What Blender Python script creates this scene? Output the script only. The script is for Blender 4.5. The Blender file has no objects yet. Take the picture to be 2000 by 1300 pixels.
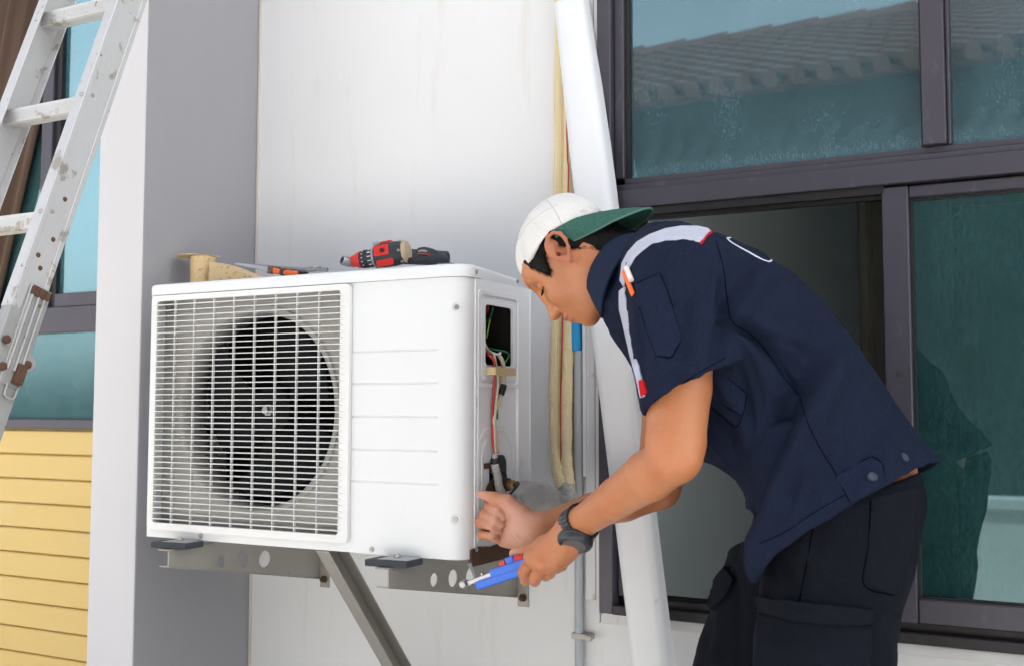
import bpy, bmesh, math, random
import numpy as np
from mathutils import Vector, noise as mnoise
from mathutils.bvhtree import BVHTree
random.seed(7)
SC = bpy.context.scene
COL = SC.collection
R = math.radians

# ------------------------------------------------------------ camera
F_PX, YAW, PITCH, ROLL = 2150.0, 0.49726, 0.06825, 0.00129
CAM = np.array([0.0, -2.17667, 1.15])
def _basis():
    cy, sy, cp, sp, cr, sr = math.cos(YAW), math.sin(YAW), math.cos(PITCH), math.sin(PITCH), math.cos(ROLL), math.sin(ROLL)
    f = np.array([-sy*cp, cy*cp, sp]); r = np.array([cy, sy, 0.0]); u = np.cross(r, f)
    return r*cr+u*sr, -r*sr+u*cr, f
CR, CU, CF = _basis()
cam_d = bpy.data.cameras.new('camera'); cam = bpy.data.objects.new('camera', cam_d); COL.objects.link(cam)
from mathutils import Matrix
cam.matrix_world = Matrix(((CR[0], CU[0], -CF[0], CAM[0]), (CR[1], CU[1], -CF[1], CAM[1]), (CR[2], CU[2], -CF[2], CAM[2]), (0, 0, 0, 1)))
cam_d.sensor_width = 36; cam_d.lens = F_PX/2000*36; cam_d.clip_start = 0.05; cam_d.clip_end = 600
cam_d.dof.use_dof = True; cam_d.dof.focus_distance = 2.05; cam_d.dof.aperture_fstop = 7.0
SC.camera = cam

# ------------------------------------------------------------ sky, sun, exposure
SUN_EL, SUN_AZ = R(54), R(60)      # azimuth measured from +Y clockwise: the sun stands behind the house, this side lies in open shade
w = bpy.data.worlds.new('World'); SC.world = w; w.use_nodes = True
nt = w.node_tree; bg = nt.nodes['Background']
sky = nt.nodes.new('ShaderNodeTexSky'); sky.sky_type = 'NISHITA'; sky.sun_disc = False
sky.sun_elevation = SUN_EL; sky.sun_rotation = SUN_AZ; sky.air_density = 1.0; sky.dust_density = 4.0; sky.ozone_density = 1.0
hs = nt.nodes.new('ShaderNodeHueSaturation'); hs.inputs['Saturation'].default_value = 0.30
nt.links.new(sky.outputs[0], hs.inputs['Color']); nt.links.new(hs.outputs[0], bg.inputs[0]); bg.inputs[1].default_value = 0.15
sun_d = bpy.data.lights.new('sun', 'SUN'); sun_d.energy = 5.0; sun_d.angle = R(1); sun_d.color = (1.0, 0.975, 0.945)
sun = bpy.data.objects.new('sun', sun_d); COL.objects.link(sun)
sdir = Vector((math.sin(SUN_AZ)*math.cos(SUN_EL), math.cos(SUN_AZ)*math.cos(SUN_EL), math.sin(SUN_EL)))
sun.rotation_euler = sdir.to_track_quat('Z', 'Y').to_euler(); sun.location = (-1, 5, 9)
SC.view_settings.view_transform = 'Standard'; SC.view_settings.look = 'None'
SC.view_settings.exposure = 1.53; SC.view_settings.gamma = 1; SC.view_settings.use_curve_mapping = False

# ------------------------------------------------------------ reading positions: photo point -> point on a real plane
def _ray(px, py): return CF + CR*(px-1000)/F_PX + CU*(650-py)/F_PX
def at(px, py, y):
    d = _ray(px, py); return CAM + d*((y-CAM[1])/d[1])
def atx(px, py, x):
    d = _ray(px, py); return CAM + d*((x-CAM[0])/d[0])
def proj(P):
    d = np.asarray(P)-CAM; z = d@CF
    return 1000+F_PX*(d@CR)/z, 650-F_PX*(d@CU)/z

# ------------------------------------------------------------ materials
MATS = {}
def _mix(nt, fac, a, b, blend='MIX'):
    m = nt.nodes.new('ShaderNodeMix'); m.data_type = 'RGBA'; m.blend_type = blend
    for v, s in ((fac, m.inputs[0]), (a, m.inputs[6]), (b, m.inputs[7])):
        if isinstance(v, bpy.types.NodeSocket): nt.links.new(v, s)
        elif isinstance(v, (int, float)): s.default_value = v
        else: s.default_value = (*v, 1)
    return m.outputs[2]
def _noise(nt, scale, detail=4, rough=.55, stretch=None):
    tc = nt.nodes.new('ShaderNodeNewGeometry'); n = nt.nodes.new('ShaderNodeTexNoise')
    n.inputs['Scale'].default_value = scale; n.inputs['Detail'].default_value = detail; n.inputs['Roughness'].default_value = rough
    mp = nt.nodes.new('ShaderNodeMapping'); nt.links.new(tc.outputs['Position'], mp.inputs[0])
    if stretch: mp.inputs['Scale'].default_value = stretch
    nt.links.new(mp.outputs[0], n.inputs['Vector'])
    return n.outputs['Fac']
def _ramp(nt, fac, a, b):
    m = nt.nodes.new('ShaderNodeMapRange'); nt.links.new(fac, m.inputs[0]); m.inputs[1].default_value = a; m.inputs[2].default_value = b
    return m.outputs[0]
def mat(name, col, rough=.5, metal=0.0, var=None, stains=(), bump=None, sss=0, coat=0, spec=.5, attr=None, sheen=0):
    """var=(scale, other colour, amount, stretch); stains=[(scale, lo, hi, colour, stretch)]; bump=(scale, strength, stretch)"""
    if name in MATS: return MATS[name]
    m = bpy.data.materials.new(name); m.use_nodes = True; nt = m.node_tree; p = nt.nodes['Principled BSDF']
    c = col
    if var:
        n = _noise(nt, var[0], 5, .6, var[3] if len(var) > 3 else None)
        c = _mix(nt, _ramp(nt, n, .5-.5*var[2], .5+.5*var[2]), col, var[1])
    for s in stains:
        n = _noise(nt, s[0], 6, .65, s[4] if len(s) > 4 else None)
        c = _mix(nt, _ramp(nt, n, s[1], s[2]), c, s[3])
    if attr:
        for an, ac in attr:
            a = nt.nodes.new('ShaderNodeAttribute'); a.attribute_name = an
            c = _mix(nt, a.outputs['Fac'], c, ac)
    if isinstance(c, bpy.types.NodeSocket): nt.links.new(c, p.inputs['Base Color'])
    else: p.inputs['Base Color'].default_value = (*c, 1)
    p.inputs['Roughness'].default_value = rough; p.inputs['Metallic'].default_value = metal
    p.inputs['Specular IOR Level'].default_value = spec
    if sss:
        p.inputs['Subsurface Weight'].default_value = sss; p.inputs['Subsurface Radius'].default_value = (.012, .005, .003); p.inputs['Subsurface Scale'].default_value = 1.0
    if coat: p.inputs['Coat Weight'].default_value = coat; p.inputs['Coat Roughness'].default_value = .15
    if sheen: p.inputs['Sheen Weight'].default_value = sheen; p.inputs['Sheen Roughness'].default_value = .5
    if bump:
        prev = None
        for b in (bump if isinstance(bump[0], tuple) else (bump,)):
            n = _noise(nt, b[0], 4, .6, b[2] if len(b) > 2 else None)
            bp = nt.nodes.new('ShaderNodeBump'); bp.inputs['Strength'].default_value = b[1]; bp.inputs['Distance'].default_value = .002
            nt.links.new(n, bp.inputs['Height'])
            if prev: nt.links.new(prev, bp.inputs['Normal'])
            prev = bp.outputs[0]
        nt.links.new(prev, p.inputs['Normal'])
    MATS[name] = m
    return m
def weave(name, col, col2, scale, rough=.85, attr=None):
    """woven cloth: two crossed wave textures for relief, mottled colour"""
    if name in MATS: return MATS[name]
    m = mat(name, col, rough, var=(9, col2, .9), stains=[(330, .48, .66, tuple(min(1, c_*(1.35 if col[2] < .1 else .95)) for c_ in col2)), (3.5, .55, .8, tuple(c_*(.8 if col[2] < .1 else .95) for c_ in col))], attr=attr, spec=.12); nt = m.node_tree; p = nt.nodes['Principled BSDF']
    g = nt.nodes.new('ShaderNodeNewGeometry'); hs = []
    for rot in ((0, R(52), 0), (0, R(-38), 0)):
        mp = nt.nodes.new('ShaderNodeMapping'); mp.inputs['Rotation'].default_value = rot; nt.links.new(g.outputs['Position'], mp.inputs[0])
        wv = nt.nodes.new('ShaderNodeTexWave'); wv.inputs['Scale'].default_value = scale; wv.inputs['Distortion'].default_value = .6
        nt.links.new(mp.outputs[0], wv.inputs[0]); hs.append(wv.outputs['Fac'])
    a = nt.nodes.new('ShaderNodeMath'); a.operation = 'ADD'; nt.links.new(hs[0], a.inputs[0]); nt.links.new(hs[1], a.inputs[1])
    n = _noise(nt, 60, 5, .6); b = nt.nodes.new('ShaderNodeMath'); b.operation = 'MULTIPLY_ADD'; nt.links.new(n, b.inputs[0]); b.inputs[1].default_value = 1.6; nt.links.new(a.outputs[0], b.inputs[2])
    bp = nt.nodes.new('ShaderNodeBump'); bp.inputs['Strength'].default_value = .35; bp.inputs['Distance'].default_value = .0008
    nt.links.new(b.outputs[0], bp.inputs['Height']); nt.links.new(bp.outputs[0], p.inputs['Normal'])
    return m
def glass(name, tint, dust, dust_amt, refl, streak=None, rough=.02):
    if name in MATS: return MATS[name]
    m = bpy.data.materials.new(name); m.use_nodes = True; nt = m.node_tree; nt.nodes.clear()
    out = nt.nodes.new('ShaderNodeOutputMaterial'); tr = nt.nodes.new('ShaderNodeBsdfTransparent'); tr.inputs[0].default_value = (*tint, 1)
    df = nt.nodes.new('ShaderNodeBsdfDiffuse'); df.inputs[0].default_value = (*dust, 1)
    gl = nt.nodes.new('ShaderNodeBsdfGlossy'); gl.inputs['Roughness'].default_value = rough; gl.inputs[0].default_value = (.62, .88, .96, 1)
    n = _noise(nt, 260, 4, .7, (1, 1, .45)); n2 = _noise(nt, 7, 5, .6, (1, 1, .6))
    mu = nt.nodes.new('ShaderNodeMath'); mu.operation = 'MULTIPLY'; nt.links.new(_ramp(nt, n, .3, .72), mu.inputs[0]); nt.links.new(_ramp(nt, n2, .1, .8), mu.inputs[1])
    sc = nt.nodes.new('ShaderNodeMapRange'); nt.links.new(mu.outputs[0], sc.inputs[0]); sc.inputs[3].default_value = dust_amt*.4; sc.inputs[4].default_value = min(1, dust_amt*2.4)
    fac_ = sc.outputs[0]
    if streak:      # (z of the lower edge, height of the dirt band)
        g_ = nt.nodes.new('ShaderNodeNewGeometry'); sx_ = nt.nodes.new('ShaderNodeSeparateXYZ'); nt.links.new(g_.outputs['Position'], sx_.inputs[0])
        n3 = _noise(nt, 40, 4, .7, (1, 1, .12)); ad_ = nt.nodes.new('ShaderNodeMath'); ad_.operation = 'MULTIPLY_ADD'; nt.links.new(n3, ad_.inputs[0]); ad_.inputs[1].default_value = -streak[1]*.6; nt.links.new(sx_.outputs['Z'], ad_.inputs[2])
        mr = nt.nodes.new('ShaderNodeMapRange'); mr.interpolation_type = 'SMOOTHSTEP'; nt.links.new(ad_.outputs[0], mr.inputs[0]); mr.inputs[1].default_value = streak[0]-streak[1]*.7; mr.inputs[2].default_value = streak[0]+streak[1]*.6; mr.inputs[3].default_value = .40; mr.inputs[4].default_value = 0
        mx_ = nt.nodes.new('ShaderNodeMath'); mx_.operation = 'ADD'; mx_.use_clamp = True; nt.links.new(sc.outputs[0], mx_.inputs[0]); nt.links.new(mr.outputs[0], mx_.inputs[1]); fac_ = mx_.outputs[0]
    m1 = nt.nodes.new('ShaderNodeMixShader'); nt.links.new(fac_, m1.inputs[0]); nt.links.new(tr.outputs[0], m1.inputs[1]); nt.links.new(df.outputs[0], m1.inputs[2])
    lw = nt.nodes.new('ShaderNodeLayerWeight'); lw.inputs[0].default_value = .35
    fr = nt.nodes.new('ShaderNodeMapRange'); nt.links.new(lw.outputs['Fresnel'], fr.inputs[0]); fr.inputs[3].default_value = refl*.8; fr.inputs[4].default_value = min(1, refl*2.2)
    m2 = nt.nodes.new('ShaderNodeMixShader'); nt.links.new(fr.outputs[0], m2.inputs[0]); nt.links.new(m1.outputs[0], m2.inputs[1]); nt.links.new(gl.outputs[0], m2.inputs[2])
    nt.links.new(m2.outputs[0], out.inputs[0]); MATS[name] = m
    return m
M_wall = mat('wall_paint', (.745, .752, .765), .75, var=(2.2, (.71, .712, .72), .8, (1, 1, .5)), stains=[(5, .58, .82, (.64, .61, .56), (3, 3, .35)), (1.3, .5, .75, (.70, .70, .71))], bump=((90, .10, (1, 1, .06)), (14, .15)))
M_wall_low = M_wall
M_pillar = mat('pillar_pale', (.60, .59, .615), .75, var=(3, (.555, .545, .57), .8, (2, 2, .3)), bump=((80, .12, (1, 1, .08)), (12, .15)))
M_pillar_side = mat('pillar_grey', (.31, .31, .328), .75, var=(2.5, (.28, .28, .298), .8, (1, 1, .5)), stains=[(3.5, .66, .85, (.26, .26, .275))], bump=((80, .12, (1, 1, .08)), (12, .2)))  # darker grey tone for the right face
M_trim = mat('plaster_trim', (.68, .68, .68), .7, var=(20, (.58, .58, .59), .7, (1, 1, .1)), stains=[(14, .63, .7, (.45, .38, .28), (1, 1, .4))], bump=(60, .3))
M_yellow = mat('yellow_boards', (.72, .52, .19), .6, var=(4, (.68, .485, .17), .8, (.5, 1, 3)), stains=[(6, .55, .8, (.70, .53, .24), (.6, 1, 2))], bump=(60, .2, (.15, 1, 1)))
M_frame = mat('bronze_window_frame', (.060, .055, .071), .42, .25, var=(8, (.072, .066, .085), .8), stains=[(30, .60, .78, (.12, .11, .13), (1, 1, .5))], bump=(120, .12))
M_gasket = mat('black_gasket', (.012, .012, .013), .6)
M_track = mat('dark_window_track', (.022, .020, .022), .45, .3, stains=[(40, .6, .8, (.08, .075, .07))])
M_white = mat('white_painted_metal', (.735, .748, .765), .38, var=(3, (.70, .712, .725), .8), stains=[(6, .66, .9, (.56, .545, .51))], bump=(300, .05), coat=.1)
M_whiteside = mat('white_side_metal', (.82, .835, .86), .42, var=(5, (.79, .80, .82), .8), stains=[(9, .63, .85, (.45, .43, .40))], bump=(300, .06))  # fill light put into the colour: whiter than the front panel
M_grille = mat('grille_plastic', (.76, .768, .775), .45, var=(12, (.69, .69, .675), .8))
M_inner = mat('shroud_dusty_white', (.48, .475, .45), .6, var=(10, (.39, .375, .34), .8))
M_black = mat('black_plastic', (.010, .010, .013), .4)
M_fan = mat('fan_plastic', (.005, .005, .007), .65, spec=.2)
M_coil = mat('dark_coil', (.015, .014, .013), .7)
M_screw = mat('zinc_screw', (.42, .42, .42), .35, .8)
M_steel = mat('bracket_paint', (.36, .345, .32), .45, .3, var=(6, (.30, .28, .25), .8), stains=[(22, .64, .72, (.22, .12, .05))], bump=(60, .2))
M_rust = mat('rust', (.060, .028, .016), .85, .1, var=(40, (.12, .062, .036), .9), stains=[(60, .6, .7, (.04, .02, .012))], bump=(160, .8))
M_rubber = mat('grey_rubber', (.022, .028, .036), .8, var=(30, (.045, .052, .06), .9), bump=(90, .6))
M_alu = mat('ladder_aluminium', (.60, .60, .61), .42, .45, var=(12, (.50, .50, .50), .9, (1, 1, .4)), stains=[(20, .60, .66, (.34, .31, .27)), (55, .66, .70, (.16, .09, .05))], bump=(80, .35))
M_zinc = mat('hinge_zinc', (.30, .31, .31), .5, .5, var=(20, (.40, .40, .39), .8), stains=[(30, .60, .68, (.17, .09, .045))], bump=(90, .4))
M_foam = None
M_cream = mat('cream_cable', (.62, .54, .40), .6, var=(30, (.48, .38, .26), .9), bump=(100, .4))
M_redw = mat('red_cable', (.42, .035, .03), .5)
M_greenw = mat('green_cable', (.01, .16, .07), .5)
M_blue = mat('blue_pvc', (.01, .28, .62), .4)
M_conduit = mat('grey_conduit', (.42, .44, .47), .5, var=(14, (.36, .38, .40), .8, (1, 1, .3)), stains=[(26, .66, .72, (.10, .38, .50))])
M_tape = mat('grey_vinyl_tape', (.36, .36, .36), .5, var=(25, (.48, .47, .45), .9), stains=[(50, .60, .72, (.20, .16, .10))], bump=((60, .7, (3, 1, 1)), (200, .3)))
M_pvc = mat('white_pvc', (.76, .775, .80), .35, var=(5, (.72, .73, .755), .8), stains=[(12, .66, .74, (.45, .43, .40))], bump=(20, .15, (1, 1, .2)))
M_yel_pvc = mat('yellowed_plastic', (.66, .48, .24), .55, var=(14, (.55, .40, .22), .9), stains=[(120, .56, .66, (.25, .18, .10))], bump=(150, .5))
M_chrome = mat('chrome', (.30, .30, .32), .30, .95)
M_steelblk = mat('blackened_steel', (.06, .055, .05), .5, .5)
M_red = mat('red_plastic', (.60, .02, .015), .35)
M_orange = mat('orange_plastic', (.80, .13, .01), .4)
M_grip = mat('dark_rubber_grip', (.018, .022, .030), .55, bump=(120, .3))
M_cardb = mat('worn_tan_plate', (.50, .40, .28), .7, var=(60, (.36, .27, .17), .9), bump=(90, .5))
M_toolblue = mat('blue_tool_plastic', (.012, .12, .60), .32)
M_brass = mat('brass', (.55, .33, .13), .35, .9)
M_hex = mat('hex_key_steel', (.07, .08, .09), .35, .8)
M_skin = mat('skin', (.51, .222, .100), .38, var=(35, (.44, .165, .066), .9), stains=[(7, .40, .72, (.47, .155, .064))], bump=((500, .40), (110, .22)), sss=.15,
             attr=[('palm', (.62, .33, .25)), ('lip', (.38, .13, .095)), ('blush', (.44, .145, .075)), ('nail', (.64, .36, .28))])
M_hair = mat('black_hair', (.006, .005, .005), .6, spec=.12)
M_shirt = weave('navy_shirt_twill', (.0072, .0112, .0275), (.0090, .0138, .033), 420, attr=[('lightcloth', (.55, .56, .66))])
M_shirtpart = weave('navy_shirt_detail', (.0075, .0122, .032), (.0098, .0155, .039), 420)
M_shirtwhite = weave('pale_grey_yoke_cloth', (.50, .52, .62), (.44, .46, .56), 420)
M_shirtred = weave('red_piping_cloth', (.55, .012, .018), (.45, .01, .015), 420)
M_trous = weave('black_trouser_cloth', (.0032, .0042, .0082), (.0045, .0060, .0108), 380)
M_trousp = weave('black_trouser_pocket_cloth', (.0042, .0054, .010), (.0058, .0074, .013), 380)
M_cap = weave('off_white_cap_cloth', (.78, .77, .75), (.72, .70, .68), 350)
M_brim = weave('green_brim_cloth', (.035, .105, .085), (.05, .13, .105), 350)
M_watch = mat('black_watch_resin', (.022, .028, .036), .38, bump=(90, .1))
M_watchface = mat('watch_glass', (.075, .068, .06), .25, coat=.3)
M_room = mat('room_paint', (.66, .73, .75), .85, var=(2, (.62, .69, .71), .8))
M_roomtrim = mat('room_door_trim', (.66, .58, .47), .6)
M_floor = mat('room_floor', (.25, .2, .16), .5)
M_curtain = mat('brown_curtain', (.115, .068, .045), .85, var=(40, (.085, .05, .032), .9, (1, 1, .1)))
M_ground = mat('concrete_ground', (.74, .715, .67), .85, var=(1.5, (.68, .66, .62), .8), stains=[(3, .6, .8, (.28, .27, .25))], bump=(50, .5))
M_tile = mat('terracotta_tile', (.125, .045, .033), .8, var=(6, (.08, .032, .026), .9), bump=(60, .5))
M_hwall = mat('neighbour_wall', (.045, .055, .058), .8, var=(.8, (.035, .045, .048), .8))  # shade under the eave put into the dark base colour
M_gwall = mat('garden_wall_paint', (.70, .70, .68), .8, var=(2, (.6, .6, .58), .8))
M_shoe = mat('black_shoe', (.012, .012, .013), .45)
M_up = glass('teal_upper_glass', (.16, .34, .37), (.13, .24, .285), .36, .235, (1.640, .05))
M_low = glass('teal_sash_glass', (.13, .40, .40), (.045, .13, .13), .34, .11)
M_left = glass('teal_left_glass', (.30, .66, .70), (.15, .35, .37), .5, .38)

# ------------------------------------------------------------ objects
def _loc(root):
    o = root; p = Vector((0, 0, 0))
    while o: p = p+o.location; o = o.parent
    return p
class MB:
    def __init__(s): s.v = []; s.f = []
    def add(s, v, f):
        b = len(s.v); s.v += [tuple(float(c) for c in p) for p in v]; s.f += [tuple(b+i for i in q) for q in f]; return s
    def box(s, lo, hi):
        x0, y0, z0 = lo; x1, y1, z1 = hi
        return s.add([(x0, y0, z0), (x1, y0, z0), (x1, y1, z0), (x0, y1, z0), (x0, y0, z1), (x1, y0, z1), (x1, y1, z1), (x0, y1, z1)],
                     [(0, 3, 2, 1), (4, 5, 6, 7), (0, 1, 5, 4), (1, 2, 6, 5), (2, 3, 7, 6), (3, 0, 4, 7)])
    def obox(s, c, ax, ay, az):   # centre and three half-vectors
        c, ax, ay, az = (np.array(q, float) for q in (c, ax, ay, az))
        if np.dot(np.cross(ax, ay), az) < 0: ax = -ax
        V = [c+i*ax+j*ay+k*az for i, j, k in ((-1, -1, -1), (1, -1, -1), (1, 1, -1), (-1, 1, -1), (-1, -1, 1), (1, -1, 1), (1, 1, 1), (-1, 1, 1))]
        return s.add(V, [(0, 3, 2, 1), (4, 5, 6, 7), (0, 1, 5, 4), (1, 2, 6, 5), (2, 3, 7, 6), (3, 0, 4, 7)])
    def bar(s, a, b, wv, tv):     # bar from a to b, half-vectors across
        a, b = np.array(a, float), np.array(b, float); return s.obox((a+b)/2, (b-a)/2, wv, tv)
    def tube(s, pts, r, n=12, cap=True, flat=None):
        P = [np.array(p, float) for p in pts]; m = len(P)
        rr = list(r) if hasattr(r, '__len__') else [r]*m
        T = [P[min(i+1, m-1)]-P[max(i-1, 0)] for i in range(m)]; T = [t/(np.linalg.norm(t)+1e-12) for t in T]
        up = np.array([0, 0, 1.0]) if abs(T[0][2]) < .9 else np.array([1.0, 0, 0])
        N = np.cross(T[0], up); N /= np.linalg.norm(N); V = []
        for i in range(m):
            N = N-T[i]*(N@T[i]); N /= np.linalg.norm(N)+1e-12; B = np.cross(T[i], N)
            for k in range(n):
                a = 2*math.pi*k/n; V.append(P[i]+rr[i]*(math.cos(a)*N+math.sin(a)*B*(flat or 1)))
        f = [(i*n+k, i*n+(k+1) % n, (i+1)*n+(k+1) % n, (i+1)*n+k) for i in range(m-1) for k in range(n)]
        if cap: f += [tuple(range(n))[::-1], tuple((m-1)*n+k for k in range(n))]
        return s.add(V, f)
    def loft(s, rings, cap=True):
        n = len(rings[0]); V = [p for q in rings for p in q]; m = len(rings)
        f = [(i*n+k, i*n+(k+1) % n, (i+1)*n+(k+1) % n, (i+1)*n+k) for i in range(m-1) for k in range(n)]
        if cap: f += [tuple(range(n))[::-1], tuple((m-1)*n+k for k in range(n))]
        return s.add(V, f)
    def lathe(s, c, ax, prof, n=24):   # prof: (distance along axis, radius)
        c, ax = np.array(c, float), np.array(ax, float); ax /= np.linalg.norm(ax)
        up = np.array([0, 0, 1.0]) if abs(ax[2]) < .9 else np.array([1.0, 0, 0]); u = np.cross(ax, up); u /= np.linalg.norm(u); v = np.cross(ax, u)
        return s.loft([[c+ax*t+rad*(math.cos(2*math.pi*k/n)*u+math.sin(2*math.pi*k/n)*v) for k in range(n)] for t, rad in prof])
    def plate(s, outer, holes, fmap, t):   # flat plate with holes; fmap(u, v, w) -> world, w = 0..t
        bm = bmesh.new(); loops = []
        for lp in [outer]+list(holes):
            vs = [bm.verts.new((p[0], p[1], 0)) for p in lp]; loops.append(lp)
            for i in range(len(vs)): bm.edges.new((vs[i], vs[(i+1) % len(vs)]))
        bmesh.ops.triangle_fill(bm, use_beauty=True, use_dissolve=False, edges=bm.edges[:], normal=(0, 0, 1))
        bm.verts.index_update(); V = [(v.co.x, v.co.y) for v in bm.verts]; F = [[v.index for v in f.verts] for f in bm.faces]
        bm.free(); n = len(V)
        VV = [fmap(a, b, 0) for a, b in V]+[fmap(a, b, t) for a, b in V]; FF = [tuple(f) for f in F]+[tuple(i+n for i in f[::-1]) for f in F]
        k = 0
        for lp in loops:
            m = len(lp); FF += [(k+i, k+(i+1) % m, k+n+(i+1) % m, k+n+i) for i in range(m)]; k += m
        return s.add(VV, FF)
def obj(name, mb, m, parent=None, bevel=0, smooth=False, sub=0, seg=2, recalc=True, **attrs):
    me = bpy.data.meshes.new(name); V = mb.v
    if parent is not None: o0 = _loc(parent)
    else:
        a = np.array(V); o0 = Vector(((a[:, 0].min()+a[:, 0].max())/2, (a[:, 1].min()+a[:, 1].max())/2, a[:, 2].min()))
    me.from_pydata([(p[0]-o0[0], p[1]-o0[1], p[2]-o0[2]) for p in V], [], mb.f); me.update()
    if recalc:
        bm = bmesh.new(); bm.from_mesh(me); bmesh.ops.recalc_face_normals(bm, faces=bm.faces); bm.to_mesh(me); bm.free()
    me.materials.append(m); o = bpy.data.objects.new(name, me); COL.objects.link(o)
    if parent is not None: o.parent = parent
    else: o.location = o0
    if bevel:
        b = o.modifiers.new('bevel', 'BEVEL'); b.width = bevel; b.segments = seg; b.limit_method = 'ANGLE'; b.angle_limit = R(40)
    if sub:
        b = o.modifiers.new('sub', 'SUBSURF'); b.levels = sub; b.render_levels = sub
    if smooth or bevel:
        for p in me.polygons: p.use_smooth = True
        if bevel or smooth == 'auto':
            me.set_sharp_from_angle(angle=R(35))
    for k, v in attrs.items(): o[k] = v
    return o
def thing(name, label, cat, loc, group=None):
    o = bpy.data.objects.new(name, None); COL.objects.link(o); o.location = loc; o.empty_display_size = .05
    o['label'] = label; o['category'] = cat
    if group: o['group'] = group
    return o
def tag(o, label, cat, group=None, kind=None):
    if label: o['label'] = label
    if cat: o['category'] = cat
    if group: o['group'] = group
    if kind: o['kind'] = kind
    return o
def smoothpath(pts, n=8):
    P = [np.array(p, float) for p in pts]; P = [2*P[0]-P[1]]+P+[2*P[-1]-P[-2]]; out = []
    for i in range(1, len(P)-2):
        for k in range(n):
            t = k/n; a, b, c, d = P[i-1:i+3]
            out.append(.5*((2*b)+(-a+c)*t+(2*a-5*b+4*c-d)*t*t+(-a+3*b-3*c+d)*t**3))
    out.append(P[-2]); return out
def circle(cx, cz, r, n=28): return [(cx+r*math.cos(2*math.pi*i/n), cz+r*math.sin(2*math.pi*i/n)) for i in range(n)]
def rrect(u0, v0, u1, v1, r, n=5):
    out = []
    for cx, cy, a0 in ((u1-r, v1-r, 0), (u0+r, v1-r, 90), (u0+r, v0+r, 180), (u1-r, v0+r, 270)):
        for k in range(n+1):
            a = R(a0+90*k/n); out.append((cx+r*math.cos(a), cy+r*math.sin(a)))
    return out
def rect(u0, v0, u1, v1): return [(u0, v0), (u1, v0), (u1, v1), (u0, v1)]

# ============================================================ THE SETTING
g = obj('ground', MB().box((-60, -60, -.3), (60, 60, 0)), M_ground); tag(g, 'pale concrete ground in front of the house', None, kind='structure')
WZ0, WZ1, WX0, WX1 = .722, 2.62, -.958, 1.15      # opening of the large window
fm = lambda u, v, w_: (u, w_, v)
hw = obj('house_wall', MB().plate(rect(-1.937, 0, 9, 5.6), [rect(WX0, WZ0, WX1, WZ1)], lambda u, v, w_: (u, w_*1.0, v), .12), M_wall)
tag(hw, 'off-white rendered house wall behind the outdoor air conditioner', 'wall')
hw2 = obj('corner_bead', MB().box((-1.936, -.006, 0), (-1.931, -.0005, 5.6)), mat('bead_stained', (.50, .43, .37), .7, var=(30, (.70, .66, .62), .9, (1, 1, .2))), hw)
obj('wall_trim', MB().box((-.996, -.014, .745), (-.972, -.0005, 2.72)), M_trim, hw, bevel=.003)
obj('added_house_body', MB().box((-9, .1205, 3.305), (9, 7, 5.6)).box((-9, 6.8, 0), (9, 7, 3.304)), M_wall, hw)  # upper house out of view, added to keep the sun off this side
obj('added_roof_slab', MB().box((-9.3, -.25, 5.605), (9.3, 7.4, 5.8)), M_trim, hw)  # unseen roof, added with the upper house as a sun block
obj('window_reveal_bead', MB().box((-.968, -.020, .70), (-.959, -.0005, 2.72)), M_trim, hw, bevel=.002)
obj('window_ledge', MB().box((-.957, -.022, .700), (1.6, -.0005, .7215)), M_trim, hw, bevel=.003)
obj('caulk', MB().tube(smoothpath([(-.957, -.023, .745), (-.950, -.026, .727), (-.93, -.024, .722), (-.90, -.024, .7235), (-.85, -.023, .7225)], 4), .004, 6), M_trim, hw)
pl = MB().box((-2.087, -.381, 0), (-1.9375, .12, 5.6))
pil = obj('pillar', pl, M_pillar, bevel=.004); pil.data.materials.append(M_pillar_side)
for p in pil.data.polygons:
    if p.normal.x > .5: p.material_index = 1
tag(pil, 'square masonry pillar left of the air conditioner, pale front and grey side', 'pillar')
# left wing: yellow boards under a teal window
sw = thing('siding_wall', 'yellow horizontal board siding below the teal window left of the pillar', 'wall', (-2.9, .06, 0))
obj('wall_surface', MB().plate(rect(-9, 0, -2.0875, 5.6), [rect(-4.0, 1.089, -2.12, 2.75)], lambda u, v, w_: (u, .012+w_, v), .1), M_yellow, sw)
z = 1.087; k = 0
while z > .03:
    z0 = z-.0715
    b = MB().add([(-4.6, .004, z0+.0008), (-2.0875, .004, z0+.0008), (-2.0875, .003, z-.0022), (-4.6, .003, z-.0022), (-4.6, .0118, z0+.0008), (-2.0875, .0118, z0+.0008), (-2.0875, .0118, z-.001), (-4.6, .0118, z-.001),
                  (-4.6, -.0015, z0+.004), (-2.0875, -.0015, z0+.004), (-2.0875, -.001, z-.006), (-4.6, -.001, z-.006)],
                 [(0, 1, 9, 8), (8, 9, 10, 11), (11, 10, 2, 3), (3, 2, 6, 7), (4, 5, 1, 0), (7, 6, 5, 4), (0, 8, 11, 3, 7, 4), (1, 5, 6, 2, 10, 9)])
    obj('siding_board', b, M_yellow, sw); z = z0; k += 1
lw = thing('window', 'teal sliding window with purple-grey frame above the yellow siding', 'window', (-2.9, .03, 1.09))
fr = obj('frame', MB().box((-4.0, -.012, 1.0895), (-2.1, .05, 1.118)).box((-4.0, -.015, 1.366), (-2.1, .05, 1.440)).box((-4.0, -.012, 2.70), (-2.1, .05, 2.75)).box((-2.125, -.01, 1.1185), (-2.095, .049, 2.699)), M_frame, lw, bevel=.003)
obj('mullion', MB().box((-2.763, -.014, 1.4405), (-2.716, .04, 2.6995)), M_frame, lw, bevel=.003)
obj('gasket', MB().box((-2.7155, -.004, 1.4405), (-2.694, .03, 2.6995)), M_gasket, lw)
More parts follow.
